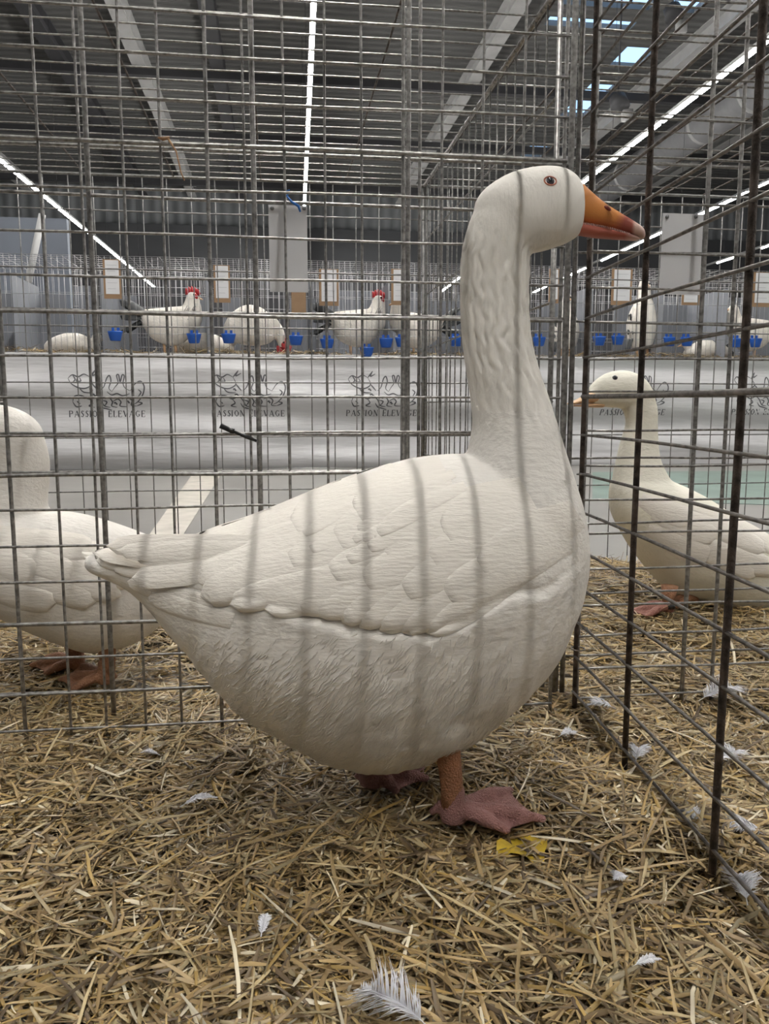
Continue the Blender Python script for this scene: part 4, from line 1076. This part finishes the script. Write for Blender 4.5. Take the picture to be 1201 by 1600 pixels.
# ---------------------------------------------------------------- chickens in the cages on the table
def chicken(cx, pose, label, sx=1, sc=1.0, dark_neck=False, depth=0.34, comb=True, tail=True):
    Y = YT+depth; s = PIXM*sc*Y/YT; X0 = P(cx, 530, Y).x; z0 = ZT+0.022
    rt = empty('chicken', (X0, Y, ZT), label, 'chicken', 'white chickens on the cage table')
    fx = lambda x: X0+x*s*sx
    fz = lambda y: z0+(-y)*s          # y down, 0 at the ground
    def lx(mb, rows, n=20, k=18, yo=0):
        rr = []
        for x, t, b, w in smooth_tab(rows, n):
            rr.append([Vector((fx(x), Y+yo+w*s*math.sin(a), fz(t+(b-t)*(1-math.cos(a))/2))) for a in np.linspace(0, 2*math.pi, k, endpoint=False)])
        mb.rings(rr)
    def lz(mb, rows, n=18, k=16):
        rr = []
        for y, l, r, w in smooth_tab(rows, n):
            rr.append([Vector((fx((l+r)/2+(r-l)/2*math.cos(a)), Y+w*s*math.sin(a), fz(y))) for a in np.linspace(0, 2*math.pi, k, endpoint=False)])
        mb.rings(rr)
    mb = MB()
    if pose == 'stand':
        lx(mb, [(-36,-58,-48,4),(-30,-62,-38,10),(-20,-64,-22,17),(0,-66,-12,21),(20,-68,-12,21),(36,-68,-24,17),(46,-62,-40,9),(50,-54,-46,3)])
        lz(mb, [(-88,36,46,5),(-82,32,50,8),(-74,29,52,9),(-62,22,54,11),(-50,12,54,14),(-38,6,50,15)]); head = (41, -82); comb_at = (42, -90, 0); hd = 1
        legs = [(-2, -16), (14, -14)]; tailp = [(-24,-52), (-62,-74)]
    elif pose == 'feed':
        lx(mb, [(-40,-40,-28,5),(-30,-56,-18,13),(-10,-68,-12,20),(10,-66,-12,20),(24,-56,-16,14),(32,-44,-24,8)])
        lz(mb, [(-50,14,34,10),(-38,20,42,10),(-26,30,46,8),(-16,34,46,6),(-10,36,44,4)]); head = (40, -14); comb_at = (44, -7, 1); hd = -1
        legs = [(-6, -16), (8, -14)]; tailp = [(-30,-50), (-44,-72)]
    elif pose == 'rest':
        lx(mb, [(-40,-12,-3,5),(-32,-20,-1,13),(-10,-29,0,20),(12,-29,0,20),(30,-20,0,14),(40,-12,-2,6)])
        mb.ball((fx(38), Y-0.02, fz(-22)), (8*s, 7*s, 9*s)); head = (38, -22); comb_at = (40, -29, 0); hd = 1
        legs = []; tailp = [(-36,-14), (-50,-26)]
    else:   # seen from the front
        lz(mb, [(-12,-13,13,14),(-24,-18,18,20),(-42,-20,20,22),(-58,-16,16,18),(-70,-10,10,12),(-80,-8,8,9),(-90,-7,7,8),(-97,-4,4,4)])
        head = (0, -88); comb_at = (0, -98, 0); hd = 0; legs = [(-7, -14), (7, -14)]; tailp = [(-12,-44), (-20,-52)]
    link_mesh('body', fuse(mb, 0.011, 4), M['hen_feather'], rt)
    hx, hy = head
    if comb:
        mb = MB(); cxx, cyy, flip = comb_at; up = 1 if not flip else -1
        if hd != 0:
            cyy += 2*up
            for k in range(5):
                x = cxx-8+4*k; h = (6, 8, 9, 8, 5)[k]
                mb.tube([(fx(x), Y, fz(cyy+3*up)), (fx(x-1), Y, fz(cyy-h*0.55*up)), (fx(x-2), Y, fz(cyy-h*up))], [3.2*s, 2.4*s, 0.7*s], 8)
            mb.ball((fx(cxx+1), Y, fz(cyy+2*up)), (9*s, 2.2*s, 3.4*s), 12, 8)
        else:
            mb.ball((fx(0), Y-2*s, fz(cyy)), (3.2*s, 5*s, 6*s), 12, 8)
        mb.build('comb', M['comb_red'], rt)
        mb = MB()
        mb.ball((fx(hx+4*(hd != 0)), Y-5*s, fz(hy+1)), (4.5*s, 2.6*s, 5*s), 12, 8)
        for q in (-1, 1): mb.ball((fx(hx+7*(hd != 0)+q*2*(hd == 0)), Y+q*2.4*s-(6*s if hd == 0 else 0), fz(hy+11*(1 if not comb_at[2] else -.3))), (3*s, 2*s, 6.5*s), 12, 8)
        mb.build('wattle', M['comb_red'], rt)
    mb = MB()
    if hd != 0: mb.tube([(fx(hx+5), Y, fz(hy+1)), (fx(hx+15 if hd > 0 else hx+6), Y, fz(hy+4 if hd > 0 else hy+12))], [3*s, .5*s], 8)
    else: mb.tube([(fx(0), Y-6*s, fz(hy)), (fx(1), Y-14*s, fz(hy+3))], [3*s, .5*s], 8)
    mb.build('beak', M['duck_bill'], rt)
    mb = MB(); mb.ball((fx(hx+3*(hd != 0)+3*(hd == 0)), Y-7.2*s, fz(hy-2)), 1.5*s, 8, 6); mb.build('eye', M['eye'], rt)
    if tail:
        mb = MB(); (x0, y0_), (x1, y1_) = tailp
        for k in range(9):
            q = (k-4)/4
            a = Vector((fx(x0+4), Y+q*5*s, fz(y0_))); b = Vector((fx(x1+7*q*q), Y+q*9*s, fz(y1_+44*(k % 3)/2)))
            vane(mb, a, b, 8*s, Vector((.35, .6, .6)), 0, 8, 4, .004, .8, .3)
        mb.build('tail', M['black_feather'], rt)
    if dark_neck:
        mb = MB()
        for k in range(16):
            yy = random.uniform(-72, -48); xx = np.interp(yy, [-74, -48], [33, 20])+random.uniform(-3, 14)
            p0 = (fx(xx+4), Y-(12+random.random()*2)*s, fz(yy)); p1 = (fx(xx-1), Y-(15+random.random()*2)*s, fz(yy+10))
            mb.tube([p0, p1], [.5*s, 1.0*s], 5)
        mb.build('neck_streaks', M['grey_hackle'], rt)
    for lx_, ly_ in legs:
        mb = MB(); p0 = (fx(lx_), Y, fz(ly_)); p1 = (fx(lx_+1), Y, fz(1))
        mb.tube([p0, p1], [2.2*s, 1.6*s], 8)
        for q in (-1, 0, 1): mb.tube([p1, (fx(lx_+9), Y+q*5*s, fz(2))], [1.5*s, .8*s], 6)
        mb.tube([p1, (fx(lx_-5), Y, fz(2))], [1.4*s, .7*s], 6)
        mb.build('leg', M['duck_bill'], rt)
chicken(258, 'stand', 'white black-tailed chicken with red comb, under the end of the left light strip', 1, 1.0, True)
chicken(318, 'rest', 'plain white hen crouching behind the first red-combed chicken', 1, 1.1, depth=.6, comb=False, tail=False)
chicken(395, 'feed', 'white hen pecking head-down behind the wire below the left hanging card', 1, 1.05, depth=.34, tail=False)
chicken(549, 'stand', 'white chicken with bright red comb and black tail just left of the goose neck', 1, 1.0, True, depth=.30)
chicken(660, 'stand', 'white chicken facing left, partly hidden by the goose neck', -1, 0.95, False, comb=False)
chicken(884, 'front', 'white chicken with red comb facing the viewer right of the goose neck', 1, 1.0)
chicken(1003, 'front', 'white chicken with its head hidden, between the rusty wire and the right hanging card', 1, 1.25, comb=False)
chicken(1105, 'rest', 'white hen with black tail lying low below the right hanging card', -1, .95, comb=False)
chicken(1178, 'stand', 'pale broad chicken at the right edge of the photo', -1, .95, False, comb=False)
chicken(112, 'rest', 'white hen lying like a dome at the left end of the table', 1, .95, comb=False, tail=False)

# ================================================================== STRAW BED AND SMALL THINGS
feet = [G(708, 1285), G(780, 1285), G(590, 1228), G(640, 1225)]
def hg(x, y):
    h = 0.006*np.sin(x*9+1.3)*np.cos(y*8)+0.005*np.sin(x*17+y*13)+0.003*np.sin(x*37-y*23)
    for c, a, s in ((G(1040, 1320), .022, .07), (G(1000, 1250), .012, .06), (G(60, 1180), .010, .12), (G(950, 905), .02, .15), (G(430, 1180), .010, .08)):
        h = h+a*np.exp(-((x-c.x)**2+(y-c.y)**2)/(2*s*s))
    for c in feet: h = h*(1-np.exp(-((x-c.x)**2+(y-c.y)**2)/(2*.05*.05)))-0.008*np.exp(-((x-c.x)**2+(y-c.y)**2)/(2*.045**2))
    return h-0.006
gx = np.linspace(-1.5, 2.6, 180); gy = np.linspace(-0.1, 2.68, 130)
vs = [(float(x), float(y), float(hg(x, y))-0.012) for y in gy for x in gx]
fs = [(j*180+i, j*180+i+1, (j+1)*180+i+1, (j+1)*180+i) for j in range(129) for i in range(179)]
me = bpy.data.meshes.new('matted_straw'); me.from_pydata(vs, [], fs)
tag(link_mesh('matted_straw', me, M['straw_base']), 'trodden matted layer under the loose straw of the pens, coloured dark for the shade between stalks', 'straw', kind='stuff')
EDGE = lambda x, y: (y < 2.60+0.09*np.sin(x*7)+0.05*np.sin(x*19))
parts_ = [straw_mesh('s1', 66000, (-0.62, 1.05), (0.28, 1.50), hg, (0.025, 0.105), (0.0018, 0.0052), (-0.016, 0.010), 0.20),
          straw_mesh('s2', 36000, (-1.1, 2.1), (1.45, 2.75), hg, (0.05, 0.15), (0.0022, 0.0055), (-0.012, 0.008), 0.15, keep=EDGE),
          straw_mesh('s3', 3800, (-0.6, 0.8), (0.30, 1.5), hg, (0.10, 0.20), (0.0022, 0.0050), (-0.004, 0.008), 0.09, keep=lambda x, y: np.min([np.hypot(x-c.x, y-c.y) for c in feet], axis=0) > .09),
          straw_mesh('s4', 17000, (-0.6, 0.75), (0.30, 1.3), hg, (0.010, 0.035), (0.0012, 0.0032), (-0.008, 0.006), 0.3)]
labs = ['loose golden straw stalks covering the near pen floor', 'loose straw stalks in the pens behind the wire', 'long straw stalks lying on top of the near bedding', 'short chopped straw bits scattered between the near stalks']
nm = ['near_straw', 'far_straw', 'long_straw', 'chopped_straw']
for me, la, n_ in zip(parts_, labs, nm):
    me.name = n_; tag(link_mesh(n_, me, M['straw'], smooth=False), la, 'straw', kind='stuff')

# white down feathers lying about
def down(px, py, size, ang, label, fluffy=True):
    c = G(px, py, 0.012); rt = empty('fallen_feather', c, label, 'feather', 'fallen white feathers')
    mb = MB(); a = math.radians(ang); d = Vector((math.cos(a), math.sin(a), 0.1)).normalized()
    q = [c+d*size*(t-.5)+Vector((0, 0, math.sin(t*math.pi)*size*.12)) for t in np.linspace(0, 1, 8)]
    mb.tube(q, [.0007, .0006, .0006, .0005, .0005, .0004, .0004, .0002], 5); mb.build('shaft', M['down'], rt)
    mb = MB(); nn = 70 if fluffy else 60
    for i in range(nn):
        t = 0.15+0.85*i/nn; p = c+d*size*(t-.5)+Vector((0, 0, math.sin(t*math.pi)*size*.12))
        for s in (-1, 1):
            w = size*(0.42 if fluffy else 0.2)*math.sin(min(1, t*1.15)*math.pi*.9+.1)*random.uniform(.7, 1.15)
            sd = Vector((-d.y*s, d.x*s, 0)); e = p+(sd+d*random.uniform(.5, 1.0))*w+Vector((0, 0, random.uniform(.0, .4)*w))
            m_ = p.lerp(e, .5)+Vector((0, 0, w*.2))
            mb.tube([p, m_, e], [.0005, .0006, .0002] if fluffy else [.0007, .0008, .0003], 3)
    mb.build('barbs', M['down'], rt)
for args in ((412, 1447, .035, 80, 'small pale upright feather in the straw below the goose tail', False), (618, 1578, .075, 140, 'fluffy white feather at the bottom edge of the photo, below the far foot', True),
             (1135, 1185, .055, 20, 'round white down tuft behind the nearest rusty upright', True), (995, 1180, .045, 60, 'white down tuft at the foot of the middle rusty upright', True),
             (1085, 1282, .04, 100, 'white down tuft left of the nearest rusty upright, low in the straw', True), (1122, 1088, .09, 10, 'pale wide feather in the right pen straw, far row', True),
             (1165, 1300, .05, 160, 'white feather at the right edge, right of the nearest rusty upright', True), (885, 1148, .03, 10, 'tiny down by the base of the corner posts', True),
             (970, 1372, .022, 200, 'tiny grey-white down below the middle rusty upright', True), (1160, 1390, .05, 70, 'soft white feather low at the right edge', True),
             (310, 1254, .05, 10, 'thin wispy feather in the straw left of the far foot', False), (940, 1105, .05, 170, 'pale feather between corner post and middle rusty upright', True),
             (1010, 1505, .03, 5, 'thin white quill lying near the bottom right', False), (235, 1178, .03, 170, 'small white feather in the straw at the left', False)):
    down(*args)
# leaves
def leaf(px, py, size, ang, label, m, z=0.008, shape=1):
    c = G(px, py, z); mb = MB(); a = math.radians(ang); d = Vector((math.cos(a), math.sin(a), 0)); e = Vector((-d.y, d.x, 0)); n = 12; b = 0
    for s in (1, -1):
        for i in range(n+1):
            t = i/n; w = size*.42*math.sin(t*math.pi)**.7*(1+.15*math.sin(i*2.3))
            for j in range(5):
                v = j/2-1
                p = c+d*size*(t-.5)+e*w*v+Vector((0, 0, .004*math.sin(t*7)+.006*(abs(v))*math.sin(t*9+v)+s*.0005*(abs(v) < .99)))
                mb.v.append(tuple(p))
    N = (n+1)*5
    for i in range(n):
        for j in range(4):
            q = i*5+j; mb.f.append((q, q+1, q+6, q+5)); mb.f.append((q+N, q+N+5, q+N+6, q+N+1))
    tag(mb.build('leaf', m), label, 'leaf')
leaf(815, 1325, .070, 10, 'flattened yellow leaf under the toes of the near foot', M['leaf'], -.004)
